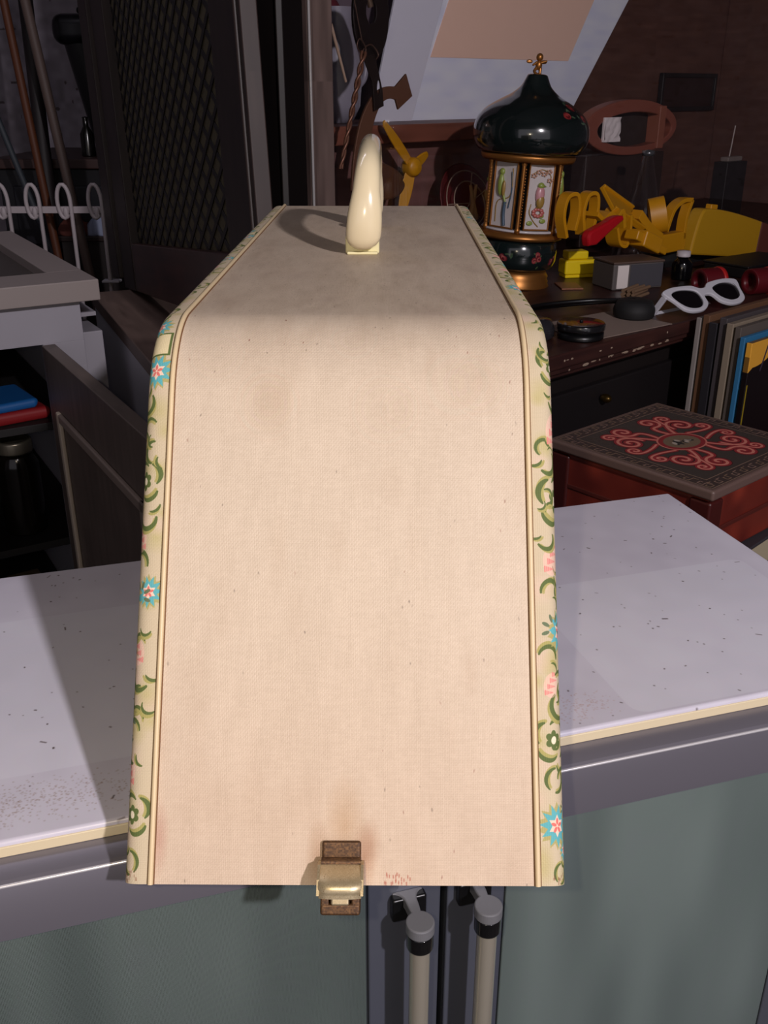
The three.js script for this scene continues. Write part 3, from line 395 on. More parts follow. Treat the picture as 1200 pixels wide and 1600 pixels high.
  const pic = (x, y, w, h, label) => { const t = thing('wall_plaque', label, 'plaque', H(x, y, -0.478), HT); obj('frame', [bx(-w / 2, w / 2, h / 2 - 0.012, h / 2, 0, 0.016, 0.003), bx(-w / 2, w / 2, -h / 2, -h / 2 + 0.012, 0, 0.016, 0.003), bx(-w / 2, -w / 2 + 0.012, -h / 2, h / 2, 0, 0.016, 0.003), bx(w / 2 - 0.012, w / 2, -h / 2, h / 2, 0, 0.016, 0.003)], M.blackWood, t); obj('face', bx(-w / 2 + 0.01, w / 2 - 0.01, -h / 2 + 0.01, h / 2 - 0.01, 0, 0.008, 0.001), mat(0x2c1712, 0.5), t); return t; };
  pic(1.78, 1.18, 0.30, 0.105, 'wide dark brown plaque on the inside back of the hutch');
  // glass funnel (upturned) on the counter
  const fu = thing('glass_funnel', 'clear glass cone standing among the yellow straps', 'funnel', H(0.80, 0.8572, 0.062));
  obj('cone', lathe([[0.058, 0], [0.06, 0.001], [0.0105, 0.205], [0.009, 0.205], [0.0575, 0.003], [0.058, 0]], 40), mat(0xffffff, 0.03, { transmission: 1, thickness: 0 }), fu);
  obj('cap', lathe([[0, 0.204], [0.0125, 0.204], [0.013, 0.214], [0, 0.216]], 24), mat(0x77777c, 0.2, { metalness: 0.7 }), fu);
  const cl = thing('white_clip', 'tiny white stick and base standing far right behind the glass', 'holder', H(1.43, 0.857, -0.1), HT);
  obj('stem', rod([-0.012, 0.17, 0], [-0.002, 0.245, 0], 0.0018), mat(0xa89a94, 0.4), cl); obj('foot', [bx(-0.035, 0.035, 0.158, 0.17, -0.012, 0.012, 0.003)], mat(0x7d706a, 0.4), cl); obj('block', bx(-0.05, 0.05, 0, 0.158, -0.02, 0.02, 0.002), M.blackWood, cl);
}

// ---------------------------------------------------------------- things on the hutch counter
const CT = 0.8572;
{
  const t = thing('musical_carousel', 'onion domed musical carousel with gold columns and bird panels', 'music box', [0.240, CT, -1.800], R(2)); t.rotation.order = 'ZYX'; t.rotation.z = R(-3.6);
  obj('foot', lathe([[0, 0], [0.062, 0], [0.064, 0.004], [0.061, 0.009], [0.062, 0.012], [0.059, 0.017], [0.0605, 0.021], [0.057, 0.027], [0.055, 0.032], [0, 0.032]], 64), M.gold, t);
  const roses = (dots) => canvasTex(1024, 256, (c, w, h) => { const r = rng(dots); c.fillStyle = 'rgb(20,30,30)'; c.fillRect(0, 0, w, h);
    for (let k = 0; k < 9; k++) { const x = (k + 0.2) * w / 9 + r() * 30, y = h * (0.45 + r() * 0.2); for (let q = 0; q < 5; q++) { c.fillStyle = `rgba(${60 + r() * 30},${84 + r() * 30},62,0.9)`; c.beginPath(); c.ellipse(x + (r() - 0.5) * 74, y + (r() - 0.3) * 90, 9, 4, r() * 6, 0, 7); c.fill(); } for (let q = 0; q < 3; q++) { const a = x + (r() - 0.5) * 50, b = y + (r() - 0.5) * 50; for (let e = 0; e < 5; e++) { c.fillStyle = ['#6a2026', '#8f3a3c', '#b0605a', '#5a1c22', '#94504c'][e]; c.beginPath(); c.ellipse(a + (r() - 0.5) * 8, b + (r() - 0.5) * 8, 13 - e * 2.2, 11 - e * 2, r() * 3, 0, 7); c.fill(); } } } });
  const enamel = (m) => mat(0xffffff, 0.16, { map: m, clearcoat: 1, clearcoatRoughness: 0.06 });
  obj('base_drum', lathe([[0, 0.032], [0.056, 0.032], [0.066, 0.038], [0.0705, 0.05], [0.0715, 0.066], [0.069, 0.08], [0.064, 0.086], [0, 0.086]], 72), enamel(roses(3)), t);
  obj('base_ring', lathe([[0, 0.086], [0.070, 0.086], [0.0765, 0.089], [0.0775, 0.093], [0.074, 0.097], [0.072, 0.1], [0, 0.1]], 72), M.gold, t);
  obj('stage', lathe([[0, 0.1], [0.069, 0.1], [0.07, 0.103], [0.068, 0.105], [0, 0.105]], 64), mat(0xc9c4c8, 0.2), t);
  obj('inner_core', lathe([[0, 0.105], [0.05, 0.105], [0.05, 0.217], [0, 0.217]], 24), M.blackMatt, t);
  const NP = 6, ap = 0.0600;   // hexagon apothem
  const petals = (g, x, y, n2, r) => { for (let k = 0; k < n2; k++) g.push(ell([x + Math.cos(k / n2 * 6.283) * r, y + Math.sin(k / n2 * 6.283) * r * 0.7, 0.003], [r * 0.5, r * 0.38, 0.0022], 8)); };
  const piece = (g, a) => { g.rotateY(a); return g; };
  const PINK = mat(0xc48c92, 0.3, { clearcoat: 0.6 }), GREEN = mat(0x8c9a48, 0.35, { clearcoat: 0.5 }), ROSE = mat(0xb4605a, 0.35, { clearcoat: 0.5 }), OCH = mat(0x9a7a3c, 0.35), WHITE = mat(0xc9c0bf, 0.25, { clearcoat: 0.6, clearcoatRoughness: 0.1 }), BLUE = mat(0x46586a, 0.35);
  for (let k = 0; k < NP; k++) {
    const a = R(16 + 60 * k - 120);   // centre direction of the panel
    const pg = bx(-0.0235, 0.0235, 0.107, 0.215, ap - 0.004, ap, 0.0015);
    const panel = obj('porcelain_panel', piece(pg, a), WHITE, t);
    if (k > 4) continue;
    const put = (name, list, m) => obj(name, piece(merge(list).translate(0, 0, ap), a), m, panel);
    if (k % 2 === 0) {
      put('bird', [ell([0.0, 0.166, 0.003], [0.0085, 0.016, 0.006])], PINK);
      put('bird_wing', [ell([0.001, 0.155, 0.005], [0.0075, 0.012, 0.005]), rod([-0.004, 0.146, 0.004], [-0.003, 0.14, 0.003], 0.0012), rod([0.004, 0.146, 0.004], [0.004, 0.14, 0.003], 0.0012)], OCH);
      put('bird_head', [ell([0.0, 0.181, 0.0035], [0.006, 0.0055, 0.005]), rod([0.005, 0.181, 0.005], [0.0105, 0.1795, 0.004], 0.0016, 0.0003), ell([-0.0135, 0.118, 0.002], [0.006, 0.004, 0.002], 10), ell([0.011, 0.122, 0.002], [0.006, 0.004, 0.002], 10), ell([0.007, 0.131, 0.002], [0.006, 0.0045, 0.002], 10)], GREEN);
      const fl = []; petals(fl, 0, 0.136, 9, 0.0085); put('rosette', fl, ROSE);
      const bl = []; for (const [x, y] of [[-0.015, 0.197], [-0.006, 0.203], [0.004, 0.2], [0.013, 0.204], [0.016, 0.19]]) petals(bl, x, y, 5, 0.004); put('blossom', bl, mat(0xc99a80, 0.35));
      put('stem', [tube([[-0.014, 0.15, 0.001], [-0.016, 0.136, 0.0015], [-0.006, 0.121, 0.001], [0.004, 0.112, 0.001]], 0.0009, 30, 5)], OCH); put('stem', [tube([[-0.016, 0.2, 0.001], [0, 0.207, 0.001], [0.017, 0.198, 0.001], [0.018, 0.18, 0.001]], 0.0008, 30, 5)], OCH);
    } else {
      put('parrot', [ell([-0.004, 0.178, 0.003], [0.006, 0.019, 0.005]).rotateZ(0.02), ell([-0.007, 0.199, 0.003], [0.005, 0.006, 0.004]), rod([-0.002, 0.165, 0.003], [0.006, 0.145, 0.002], 0.0032, 0.001)], GREEN);
      put('parrot_wing', [ell([0.001, 0.172, 0.006], [0.0035, 0.013, 0.003]), tube([[0.014, 0.206, 0.001], [0.012, 0.16, 0.001], [-0.012, 0.15, 0.001], [-0.014, 0.115, 0.001]], 0.0009, 24, 5)], OCH);
      put('branch', [tube([[0.004, 0.15, 0.002], [0.003, 0.13, 0.002], [0.006, 0.11, 0.002]], 0.003, 20, 6), tube([[0.012, 0.2, 0.001], [0.015, 0.17, 0.001], [0.011, 0.14, 0.001]], 0.0012, 20, 5)], BLUE);
    }
    obj('panel_frame', [piece(merge([bx(-0.0245, -0.0225, 0.106, 0.217, ap - 0.002, ap + 0.003, 0.0008), bx(0.0225, 0.0245, 0.106, 0.217, ap - 0.002, ap + 0.003, 0.0008), bx(-0.0245, 0.0245, 0.2145, 0.217, ap - 0.002, ap + 0.003, 0.0008), bx(-0.0245, 0.0245, 0.1055, 0.108, ap - 0.002, ap + 0.003, 0.0008)]), a)], M.gold, panel);
  }
  for (let k = 0; k < NP; k++) { const a = R(-14 + 60 * k), x = Math.sin(a) * 0.0685, z = Math.cos(a) * 0.0685; const beads = []; for (let q = 0; q < 20; q++) beads.push(ell([x + Math.sin(a + 1.2) * 0.0046, 0.113 + q * 0.0049, z + Math.cos(a + 1.2) * 0.0046], [0.0012, 0.0018, 0.0012], 6)); obj('column', [lathe([[0, 0.1], [0.005, 0.1], [0.005, 0.106], [0.0034, 0.109], [0.0034, 0.211], [0.005, 0.214], [0.005, 0.219], [0, 0.219]], 16).translate(x, 0, z), ...beads], M.gold, t); }
  obj('dome_rim', lathe([[0, 0.217], [0.079, 0.217], [0.082, 0.221], [0.0835, 0.226], [0.0815, 0.229], [0, 0.229]], 72), M.gold, t);
  const domeT = canvasTex(1024, 512, (c, w, h) => { c.fillStyle = 'rgb(20,27,27)'; c.fillRect(0, 0, w, h); const r = rng(14); for (const [u, v] of [[0.085, 0.42], [0.13, 0.5], [0.16, 0.4], [0.6, 0.42]]) { const x = u * w, y = h * (1 - v); for (let q = 0; q < 5; q++) { c.fillStyle = `rgba(86,112,84,0.85)`; c.beginPath(); c.ellipse(x + (r() - 0.5) * 60, y + (r() - 0.3) * 90, 9, 4, r() * 6, 0, 7); c.fill(); } for (let e = 0; e < 5; e++) { c.fillStyle = ['#6a1e22', '#8a2c2c', '#a8443e', '#5e181e', '#94383a'][e]; c.beginPath(); c.ellipse(x + (r() - 0.5) * 8, y + (r() - 0.5) * 8, 15 - e * 2.4, 17 - e * 2.6, r() * 3, 0, 7); c.fill(); } } });
  const dp = []; const dc = new THREE.CatmullRomCurve3([[0.076, 0.228], [0.090, 0.233], [0.099, 0.249], [0.1005, 0.267], [0.095, 0.285], [0.082, 0.3], [0.06, 0.314], [0.04, 0.325], [0.026, 0.337], [0.0195, 0.349], [0.016, 0.355], [0.0, 0.3565]].map(([a, b]) => V(a, b, 0))); for (let i = 0; i <= 60; i++) { const q = dc.getPoint(i / 60); dp.push([Math.max(0, q.x), q.y]); }
  obj('dome', lathe(dp, 80), enamel(domeT), t);
  obj('cherub', [ell([0, 0.382, 0.001], [0.006, 0.0065, 0.006]), ell([0, 0.37, 0], [0.0058, 0.0078, 0.0052]), ell([-0.0085, 0.375, -0.003], [0.0055, 0.003, 0.0015]).rotateZ(0.02), ell([0.0085, 0.375, -0.003], [0.0055, 0.003, 0.0015]), rod([0.004, 0.374, 0.001], [0.013, 0.377, 0.003], 0.0022, 0.0015), rod([-0.004, 0.374, 0.001], [-0.011, 0.369, 0.004], 0.0022, 0.0015), rod([-0.003, 0.366, 0], [-0.008, 0.36, 0.004], 0.003, 0.0022), rod([0.003, 0.366, 0], [0.003, 0.356, 0.002], 0.003, 0.0022), rod([-0.008, 0.36, 0.004], [-0.003, 0.356, 0.002], 0.0022), ell([0, 0.356, 0], [0.007, 0.002, 0.007])], M.gold, t);
}
{
  const put = (o, x, y, z, extra = 0) => { o.position.set(...H(x, y, z)); o.rotation.y = HT + extra; return o; };
  // yellow straps
  const bandGeo = (pts, w, th = 0.003) => { const c = new THREE.CatmullRomCurve3(pts.map((p) => V(p[0], p[1], 0))), s = new THREE.Shape(); const a = [], b = []; for (let i = 0; i <= 40; i++) { const p = c.getPoint(i / 40), t = c.getTangent(i / 40); a.push([p.x - t.y * th, p.y + t.x * th]); b.unshift([p.x + t.y * th, p.y - t.x * th]); } return ext(shp([...a, ...b]), w, 0.0008); };
  const strap = (label, geos, x, y, z, ex = 0) => tag(put(obj('yellow_strap', geos, M.yellow), x, y, z, ex), label, 'strap', 'yellow plastic straps on the counter');
  strap('looped yellow strap with two curls beside the carousel', [bandGeo([[0, 0], [-0.012, 0.04], [-0.002, 0.068], [0.022, 0.07], [0.03, 0.045], [0.022, 0.01]], 0.02, 0.0035), bandGeo([[0.028, 0], [0.022, 0.04], [0.034, 0.066], [0.056, 0.066], [0.062, 0.045], [0.05, 0.0]], 0.02, 0.0035).translate(0.016, 0.002, 0.004)], 0.342, 0.952, 0.20);
  strap('crumpled yellow strap piece next to the looped strap', [bandGeo([[0, 0.03], [0.02, 0.02], [0.04, 0.028], [0.06, 0.02], [0.075, 0.03], [0.085, 0.0]], 0.035, 0.004), bandGeo([[0.07, 0.0], [0.085, -0.03], [0.105, -0.034], [0.112, -0.005], [0.11, 0.02]], 0.03, 0.003)], 0.405, 0.958, 0.20);
  strap('flat yellow strap lying slantwise across the pile', [bx(-0.055, 0.055, -0.004, 0.004, -0.03, 0.03, 0.002), bx(-0.055, 0.055, 0.002, 0.009, -0.03, -0.024, 0.002), bx(-0.055, 0.055, 0.002, 0.009, 0.024, 0.03, 0.002)].map((g) => g.rotateX(0.75).rotateZ(-0.42)), 0.525, 0.985, 0.2);
  strap('yellow ring shaped strap standing in the pile', [new THREE.CylinderGeometry(0.034, 0.034, 0.03, 28, 1, true), new THREE.CylinderGeometry(0.0295, 0.0295, 0.03, 28, 1, true), new THREE.RingGeometry(0.0295, 0.034, 28).rotateX(-Math.PI / 2).translate(0, 0.015, 0), new THREE.RingGeometry(0.0295, 0.034, 28).rotateX(Math.PI / 2).translate(0, -0.015, 0)].map((g) => g.scale(0.75, 1, 1).rotateX(1.35).rotateY(0.7)), 0.645, 0.965, 0.2);
  strap('yellow forked strap right of the ring shaped one', [bandGeo([[0, -0.02], [0.02, 0.02], [0.05, 0.034], [0.08, 0.034]], 0.02, 0.004), bandGeo([[0.08, 0.034], [0.066, 0.0], [0.064, -0.04]], 0.02, 0.004), bx(-0.02, 0.07, -0.062, -0.025, -0.004, 0.02, 0.003), bandGeo([[-0.1, 0.02], [-0.06, -0.01], [-0.02, -0.03]], 0.022, 0.009)], 0.655, 0.955, 0.2);
  strap('yellow buckle block at the foot of the pile', [bx(-0.03, 0.03, 0, 0.03, -0.02, 0.02, 0.004), bx(0.03, 0.06, 0.005, 0.02, -0.015, 0.015, 0.003), bx(-0.05, -0.028, 0.006, 0.024, -0.015, 0.015, 0.003)].map((g) => g.rotateZ(-0.35)), 0.545, 0.915, 0.24);
  // yellow sheath with brown end
  const sh = thing('yellow_sheath', 'long yellow plastic sheath with a brown grip on the right of the counter', 'sheath', H(0.735, 0.914, 0.2), HT); sh.rotation.z = R(-7);
  const sp = new THREE.Shape(); sp.moveTo(0, -0.03); sp.lineTo(0.27, -0.032); sp.lineTo(0.27, 0.045); sp.quadraticCurveTo(0.1, 0.066, 0.03, 0.06); sp.quadraticCurveTo(0.008, 0.058, 0, -0.03);
  obj('sheath', ext(sp, 0.03, 0.004), mat(0xb98a18, 0.45), sh); obj('tab', bx(0.06, 0.085, 0.055, 0.07, 0.008, 0.022, 0.002), M.yellow, sh);
  obj('grip', ext(shp([[0.27, -0.032], [0.39, -0.03], [0.42, -0.012], [0.41, 0.03], [0.27, 0.045]]), 0.03, 0.004), mat(0x60332a, 0.5), sh);
  // black bag beneath
  { const g = new THREE.SphereGeometry(1, 40, 24), p = g.attributes.position, a = noise2(91, 8); for (let i = 0; i < p.count; i++) { const x = p.getX(i), y = p.getY(i), z = p.getZ(i), k = 0.82 + 0.3 * a(x * 3 + 9 + z, y * 3 + 4 + z * 2); p.setXYZ(i, x * k * 0.15, Math.max(0, y * k * 0.03 + 0.012), z * k * 0.035); } g.computeVertexNormals(); tag(put(obj('black_bag', g, M.blackMatt), 0.78, CT, 0.165), 'crumpled black bag under the yellow straps', 'bag'); }
  // red toy
  const rt = thing('red_pliers', 'bright red plastic tool lying across the yellow straps', 'toy', H(0.392, 0.962, 0.240), HT); rt.rotation.z = R(14);
  obj('body', [ext((() => { const s = new THREE.Shape(); s.moveTo(-0.04, -0.012); s.quadraticCurveTo(-0.045, 0.008, -0.03, 0.012); s.lineTo(0.02, 0.012); s.quadraticCurveTo(0.04, 0.016, 0.06, 0.008); s.lineTo(0.062, 0); s.lineTo(0.02, -0.008); s.lineTo(-0.02, -0.017); s.closePath(); return s; })(), 0.018, 0.004)], mat(0xb0121c, 0.4), rt);
  const yb = thing('yellow_toy_block', 'small bright yellow toy vehicle beside the carousel base', 'toy', H(0.495, CT, 0.135), HT - 0.5);
  obj('body', [bx(-0.036, 0.036, 0.006, 0.034, -0.018, 0.018, 0.004), bx(-0.03, 0.012, 0.034, 0.05, -0.015, 0.015, 0.004), bx(-0.034, 0.034, 0, 0.006, -0.016, 0.016, 0.002)], mat(0xf0d010, 0.4), yb);
  // grey box with white end
  const gb = thing('grey_cassette_box', 'grey box with a white end panel lying on the counter', 'box', H(0.485, CT, 0.255), R(20));
  obj('box', bx(-0.055, 0.05, 0, 0.046, -0.035, 0.035, 0.003), mat(0x5c5654, 0.5), gb); obj('end_panel', bx(-0.047, -0.024, 0.003, 0.044, 0.0345, 0.0365, 0.0006), mat(0xe0d6d2, 0.5), gb); obj('label_panel', bx(-0.02, 0.048, 0.003, 0.044, 0.0345, 0.0362, 0.0006), mat(0x46444a, 0.5), gb); obj('lid', bx(-0.056, 0.051, 0.046, 0.05, -0.036, 0.036, 0.0015), mat(0x5a4840, 0.5), gb);
  const bo = thing('ink_bottle', 'small black bottle with a white cap on the counter', 'bottle', H(0.615, CT, 0.285));
  obj('glass', lathe([[0, 0], [0.017, 0], [0.019, 0.003], [0.019, 0.03], [0.011, 0.038], [0.010, 0.042], [0, 0.042]], 32), mat(0x0a090c, 0.12), bo); obj('cap', lathe([[0, 0.042], [0.0125, 0.042], [0.013, 0.044], [0.0125, 0.053], [0, 0.054]], 24), mat(0xc0b8bc, 0.5), bo);
  const spool = (label, x, z, a) => { const o = thing('red_roll', label, 'roll', H(x, CT + 0.0225, z), HT + a, 'dark red rolls on the counter'); obj('roll', lathe([[0.008, -0.026], [0.021, -0.026], [0.0225, -0.024], [0.0225, 0.02], [0.021, 0.022], [0.008, 0.022], [0.008, -0.026]], 32).rotateZ(Math.PI / 2), mat(0x5a1018, 0.4), o); obj('rim', lathe([[0.0205, 0.016], [0.0235, 0.016], [0.024, 0.019], [0.0235, 0.0235], [0.0205, 0.0235]], 32).rotateZ(-Math.PI / 2), mat(0xb0201f, 0.4), o); return o; };
  spool('dark red roll with bright rim behind the white sunglasses', 0.525, 0.395, -0.35); spool('dark red roll at the right end near the records', 0.59, 0.455, -0.35);
  // sunglasses
  const sg = thing('white_sunglasses', 'white framed sunglasses with dark lenses lying on the counter edge', 'sunglasses', H(0.392, CT + 0.003, 0.470), HT - R(5)); sg.scale.setScalar(1.2);
  const half = (s) => [[0.006, 0.014], [0.02, 0.021], [0.055, 0.023], [0.078, 0.019], [0.0795, 0.012], [0.073, 0.0], [0.066, -0.016], [0.052, -0.023], [0.03, -0.023], [0.014, -0.014], [0.008, 0.0]].map(([x, y]) => [x * s, y]);
  const fs = new THREE.Shape(); { const a = half(1), b = half(-1).reverse(); const all = [...a, ...b]; new THREE.CatmullRomCurve3(all.map(([x, y]) => V(x, y, 0)), true, 'catmullrom', 0.45).getPoints(120).forEach((p, i) => i ? fs.lineTo(p.x, p.y) : fs.moveTo(p.x, p.y)); }
  const lens = (s) => new THREE.CatmullRomCurve3([[0.016, 0.009], [0.035, 0.016], [0.058, 0.0155], [0.069, 0.009], [0.062, -0.01], [0.049, -0.017], [0.031, -0.0165], [0.018, -0.006]].map(([x, y]) => V(x * s, y, 0)), true).getPoints(40).map((p) => new THREE.Vector2(p.x, p.y));
  for (const s of [1, -1]) fs.holes.push(new THREE.Path(lens(s)));
  const tilt = (g) => g.rotateX(-0.98).translate(0, 0.0165, 0);
  obj('frame', tilt(ext(fs, 0.005, 0.0012)), mat(0xd2d0d8, 0.3, { clearcoat: 0.4 }), sg);
  for (const s of [1, -1]) { obj('lens', tilt(ext(new THREE.Shape(lens(s)), 0.0016).translate(0, 0, 0.0014)), mat(0x141014, 0.1, { clearcoat: 1 }), sg); obj('temple', tilt(merge([bx(s > 0 ? 0.0755 : -0.0795, s > 0 ? 0.0795 : -0.0755, 0.008, 0.016, -0.03, 0.002, 0.001), bx(s > 0 ? -0.05 : -0.075, s > 0 ? 0.078 : 0.05, 0.009, 0.016, -0.033 - (s > 0 ? 0.004 : 0), -0.03 - (s > 0 ? 0.004 : 0), 0.001)])), mat(0xcac8d0, 0.35), sg); }
  // headphones and puck
  const hp = thing('headphones', 'old black headphones with two round cups and thin headband', 'headphones', H(0.165, CT, 0.42), HT);
  const cup = (x, z, r, h) => lathe([[0, 0], [r * 0.9, 0], [r, 0.004], [r * 1.02, h * 0.4], [r, h * 0.55], [r * 0.85, h * 0.9], [r * 0.5, h], [0, h]], 40).translate(x, 0, z);
  obj('ear_cup', cup(-0.125, -0.02, 0.032, 0.03), mat(0x2a282b, 0.25, { clearcoat: 0.6 }), hp); obj('ear_cup', cup(0.10, 0.0, 0.032, 0.03), M.blackMatt, hp);
  obj('headband', [tube([[-0.125, 0.024, -0.03], [-0.105, 0.024, -0.07], [-0.02, 0.02, -0.10], [0.07, 0.022, -0.06], [0.10, 0.028, 0.0]], 0.0035, 60), tube([[-0.14, 0.018, -0.03], [-0.115, 0.014, -0.085], [-0.02, 0.010, -0.118], [0.09, 0.014, -0.07], [0.115, 0.024, 0.0]], 0.0028, 60)], M.black, hp);
  const pk = thing('black_tin', 'round glossy black tin beside the headphones', 'tin', H(0.093, CT, 0.447));
  obj('tin', lathe([[0, 0], [0.032, 0], [0.0335, 0.002], [0.0335, 0.013], [0, 0.013]], 48), M.black, pk); obj('lid', lathe([[0, 0.013], [0.0345, 0.013], [0.035, 0.015], [0.035, 0.021], [0.033, 0.0235], [0, 0.0235]], 48), mat(0x19181a, 0.2, { clearcoat: 0.7 }), pk); obj('knob', lathe([[0, 0.0235], [0.003, 0.0235], [0.002, 0.026], [0, 0.0265]], 12), M.black, pk);
  tag(put(obj('paper_mat', bx(-0.09, 0.09, 0, 0.0012, -0.06, 0.06, 0.0005), mat(0x8c7a70, 0.6)), 0.185, CT, 0.42, -0.1), 'brownish paper sheet under the headphones', 'paper');
  const bn = []; const rb = rng(3); for (let k = 0; k < 9; k++) bn.push(rod([-0.03 + rb() * 0.006, 0.004 + (k % 3) * 0.006, -0.012 + Math.floor(k / 3) * 0.009], [0.03 + rb() * 0.006, 0.005 + (k % 3) * 0.006, -0.012 + Math.floor(k / 3) * 0.009 + (rb() - 0.5) * 0.006], 0.0032, 0.003, 8));
  tag(put(obj('stick_bundle', bn, mat(0x7a604a, 0.6)), 0.395, CT, 0.335, 0.15), 'bundle of small tan wooden sticks before the grey box', 'sticks');
  tag(put(obj('copper_plate', bx(-0.03, 0.03, 0, 0.003, -0.02, 0.02, 0.001), mat(0x8a5a40, 0.45, { metalness: 0.4 })), 0.395, CT, 0.19, 0.9), 'thin copper coloured plate by the foot of the carousel', 'plate');
  tag(put(obj('black_box', [bx(-0.09, 0.09, 0, 0.02, -0.05, 0.05, 0.003), bx(-0.092, 0.092, 0.02, 0.024, -0.052, 0.052, 0.002)], mat(0x100e10, 0.5)), 0.80, CT, 0.33, -0.1), 'low black box right of the ink bottle', 'box');
}

// ---------------------------------------------------------------- bench with records, box and books in front of the hutch
{
  const b = thing('low_bench', 'dark low wooden bench in front of the hutch carrying records and box', 'bench', HO.toArray(), HT);
  obj('bench_top', bx(-0.275, 0.9, 0.545, 0.575, 0.505, 0.93, 0.004, 0.4), M.darkWoodH, b);
  for (const [x, z] of [[-0.24, 0.54], [0.86, 0.54], [-0.24, 0.89], [0.86, 0.89]]) obj('leg', bx(x - 0.025, x + 0.025, 0, 0.545, z - 0.025, z + 0.025, 0.003, 0.4), M.darkWoodV, b);
  const sleeves = [[0x8c8480, 'worn white'], [0x6a4a34, 'brown'], [0x2c2a2e, 'charcoal'], [0x4a4446, 'dark grey'], [0x8a7c6c, 'beige'], [0x59504a, 'taupe'], [0x2c6c98, 'blue topped'], [0x0d0a0c, 'black']];
  const coverT = canvasTex(512, 512, (c, w, h) => { c.fillStyle = '#160e10'; c.fillRect(0, 0, w, h); c.fillStyle = '#e0a238'; c.beginPath(); c.moveTo(0, 0); c.lineTo(w, 0); c.lineTo(w, 40); c.quadraticCurveTo(w * 0.5, 26, w * 0.2, 52); c.quadraticCurveTo(60, 74, 20, 72); c.lineTo(0, 84); c.fill(); c.strokeStyle = '#3a3040'; c.lineWidth = 7; c.beginPath(); c.moveTo(90, 0); c.lineTo(60, 90); c.moveTo(150, 0); c.quadraticCurveTo(120, 40, 130, 80); c.stroke(); c.fillStyle = '#9a8420'; for (let k = 0; k < 5; k++) c.fillRect(14 + k * 7, 330 + (k % 2) * 14, 5, 30 - k * 3); c.fillRect(3, 120, 6, 390); });
  let lz = 0.508, k = 0;
  for (const [col, nm] of sleeves) {
    const th = [0.008, 0.011, 0.014, 0.012, 0.011, 0.010, 0.008, 0.009][k], lx = 0.304 - k * 0.0035 + (k % 2) * 0.003, top = 0.866 + [0, 0.006, -0.002, 0.008, 0.003, 0.0, -0.012, -0.018][k];
    const r = thing('record_sleeve', k === 7 ? 'black record sleeve with a yellow painted corner, frontmost of the records' : `${nm} record sleeve standing edge-on, ${['first', 'second', 'third', 'fourth', 'fifth', 'sixth', 'seventh'][k]} from the hutch`, 'record', H(lx, 0.5752, lz), HT, 'records standing on the bench');
    const g = bx(0, 0.31, 0, top - 0.5752, 0, th, 0.0012);
    if (k === 7) { const p = g.attributes.position, u = g.attributes.uv; for (let i = 0; i < p.count; i++) u.setXY(i, p.getX(i) / 0.31, p.getY(i) / (top - 0.5752)); }
    obj('sleeve', g, k === 7 ? mat(0xffffff, 0.35, { map: coverT }) : mat(col, k < 5 && k > 1 ? 0.3 : 0.6), r);
    if (k === 6) obj('cover_print', bx(0.001, 0.309, 0.2, top - 0.5762, th, th + 0.0006, 0.0002), mat(0x2c6c98, 0.4), r);
    lz += th + 0.0035; k++;
  }
  // decorated box on a pile of books
  const books = [[0x6e665e, 0.05, 0.20, 0.22], [0x3e2c28, 0.045, 0.20, 0.20], [0x837868, 0.05, 0.21, 0.21], [0x2e2a30, 0.0425, 0.19, 0.19]]; let y = 0.5752;
  const nm = ['grey large book at the bottom of the pile under the decorated box', 'dark brown book second in the pile under the box', 'pale book third in the pile under the decorated box', 'black book directly under the decorated box'];
  books.forEach(([c, h, w, d], i) => { const o = thing('large_book', nm[i], 'book', H(-0.155 + (i % 2) * 0.012, y, 0.785), HT + (i - 1.5) * 0.03, 'books stacked under the decorated box'); obj('cover', [bx(-w / 2, w / 2, 0, 0.004, -d / 2, d / 2, 0.001), bx(-w / 2, w / 2, h - 0.004, h, -d / 2, d / 2, 0.001), bx(-w / 2, -w / 2 + 0.004, 0, h, -d / 2, d / 2, 0.001)], mat(c, 0.6), o); obj('pages', bx(-w / 2 + 0.003, w / 2 - 0.006, 0.004, h - 0.004, -d / 2 + 0.005, d / 2 - 0.005, 0.001), mat(0x9c9078, 0.8), o); y += h + 0.0002; });
  // loose papers / books at the right of the pile
  const extra = [[0x8c8270, 0.05, 0.03, 0.03, 'pale stained book lying right of the decorated box pile'], [0x5c5048, 0.07, 0.0, 0.0, 'brown book on the bench below the pale stained book'], ]; let y2 = 0.5752;
  for (const [c, h, dx, dz, lb] of extra.reverse()) { const o = thing('old_book', lb, 'book', H(0.13 + dx, y2, 0.80 + dz), HT + 0.3 + dx * 6); obj('cover', [bx(-0.12, 0.12, 0, 0.004, -0.09, 0.09, 0.001), bx(-0.12, 0.12, h - 0.004, h, -0.09, 0.09, 0.001), bx(-0.12, -0.116, 0, h, -0.09, 0.09, 0.001)], mat(c, 0.6), o); obj('pages', bx(-0.117, 0.115, 0.004, h - 0.004, -0.086, 0.086, 0.001), mat(0xa09680, 0.8), o); y2 += h + 0.0002; }
  const lid = canvasTex(1024, 1024, (c, w) => {
    c.fillStyle = '#5e4a44'; c.fillRect(0, 0, w, w); c.fillStyle = '#3a2e2b'; c.fillRect(24, 24, w - 48, w - 48);
    const band = (x, y, L, rot) => { c.save(); c.translate(x, y); c.rotate(rot); c.strokeStyle = '#84695c'; c.lineWidth = 5; for (let k = 0; k < L; k += 78) { c.beginPath(); c.moveTo(k, 52); c.lineTo(k + 30, 52); c.lineTo(k + 30, 12); c.lineTo(k + 62, 12); c.lineTo(k + 62, 40); c.lineTo(k + 46, 40); c.stroke(); c.strokeStyle = k % 156 ? '#84695c' : '#7c6450'; } c.restore(); };
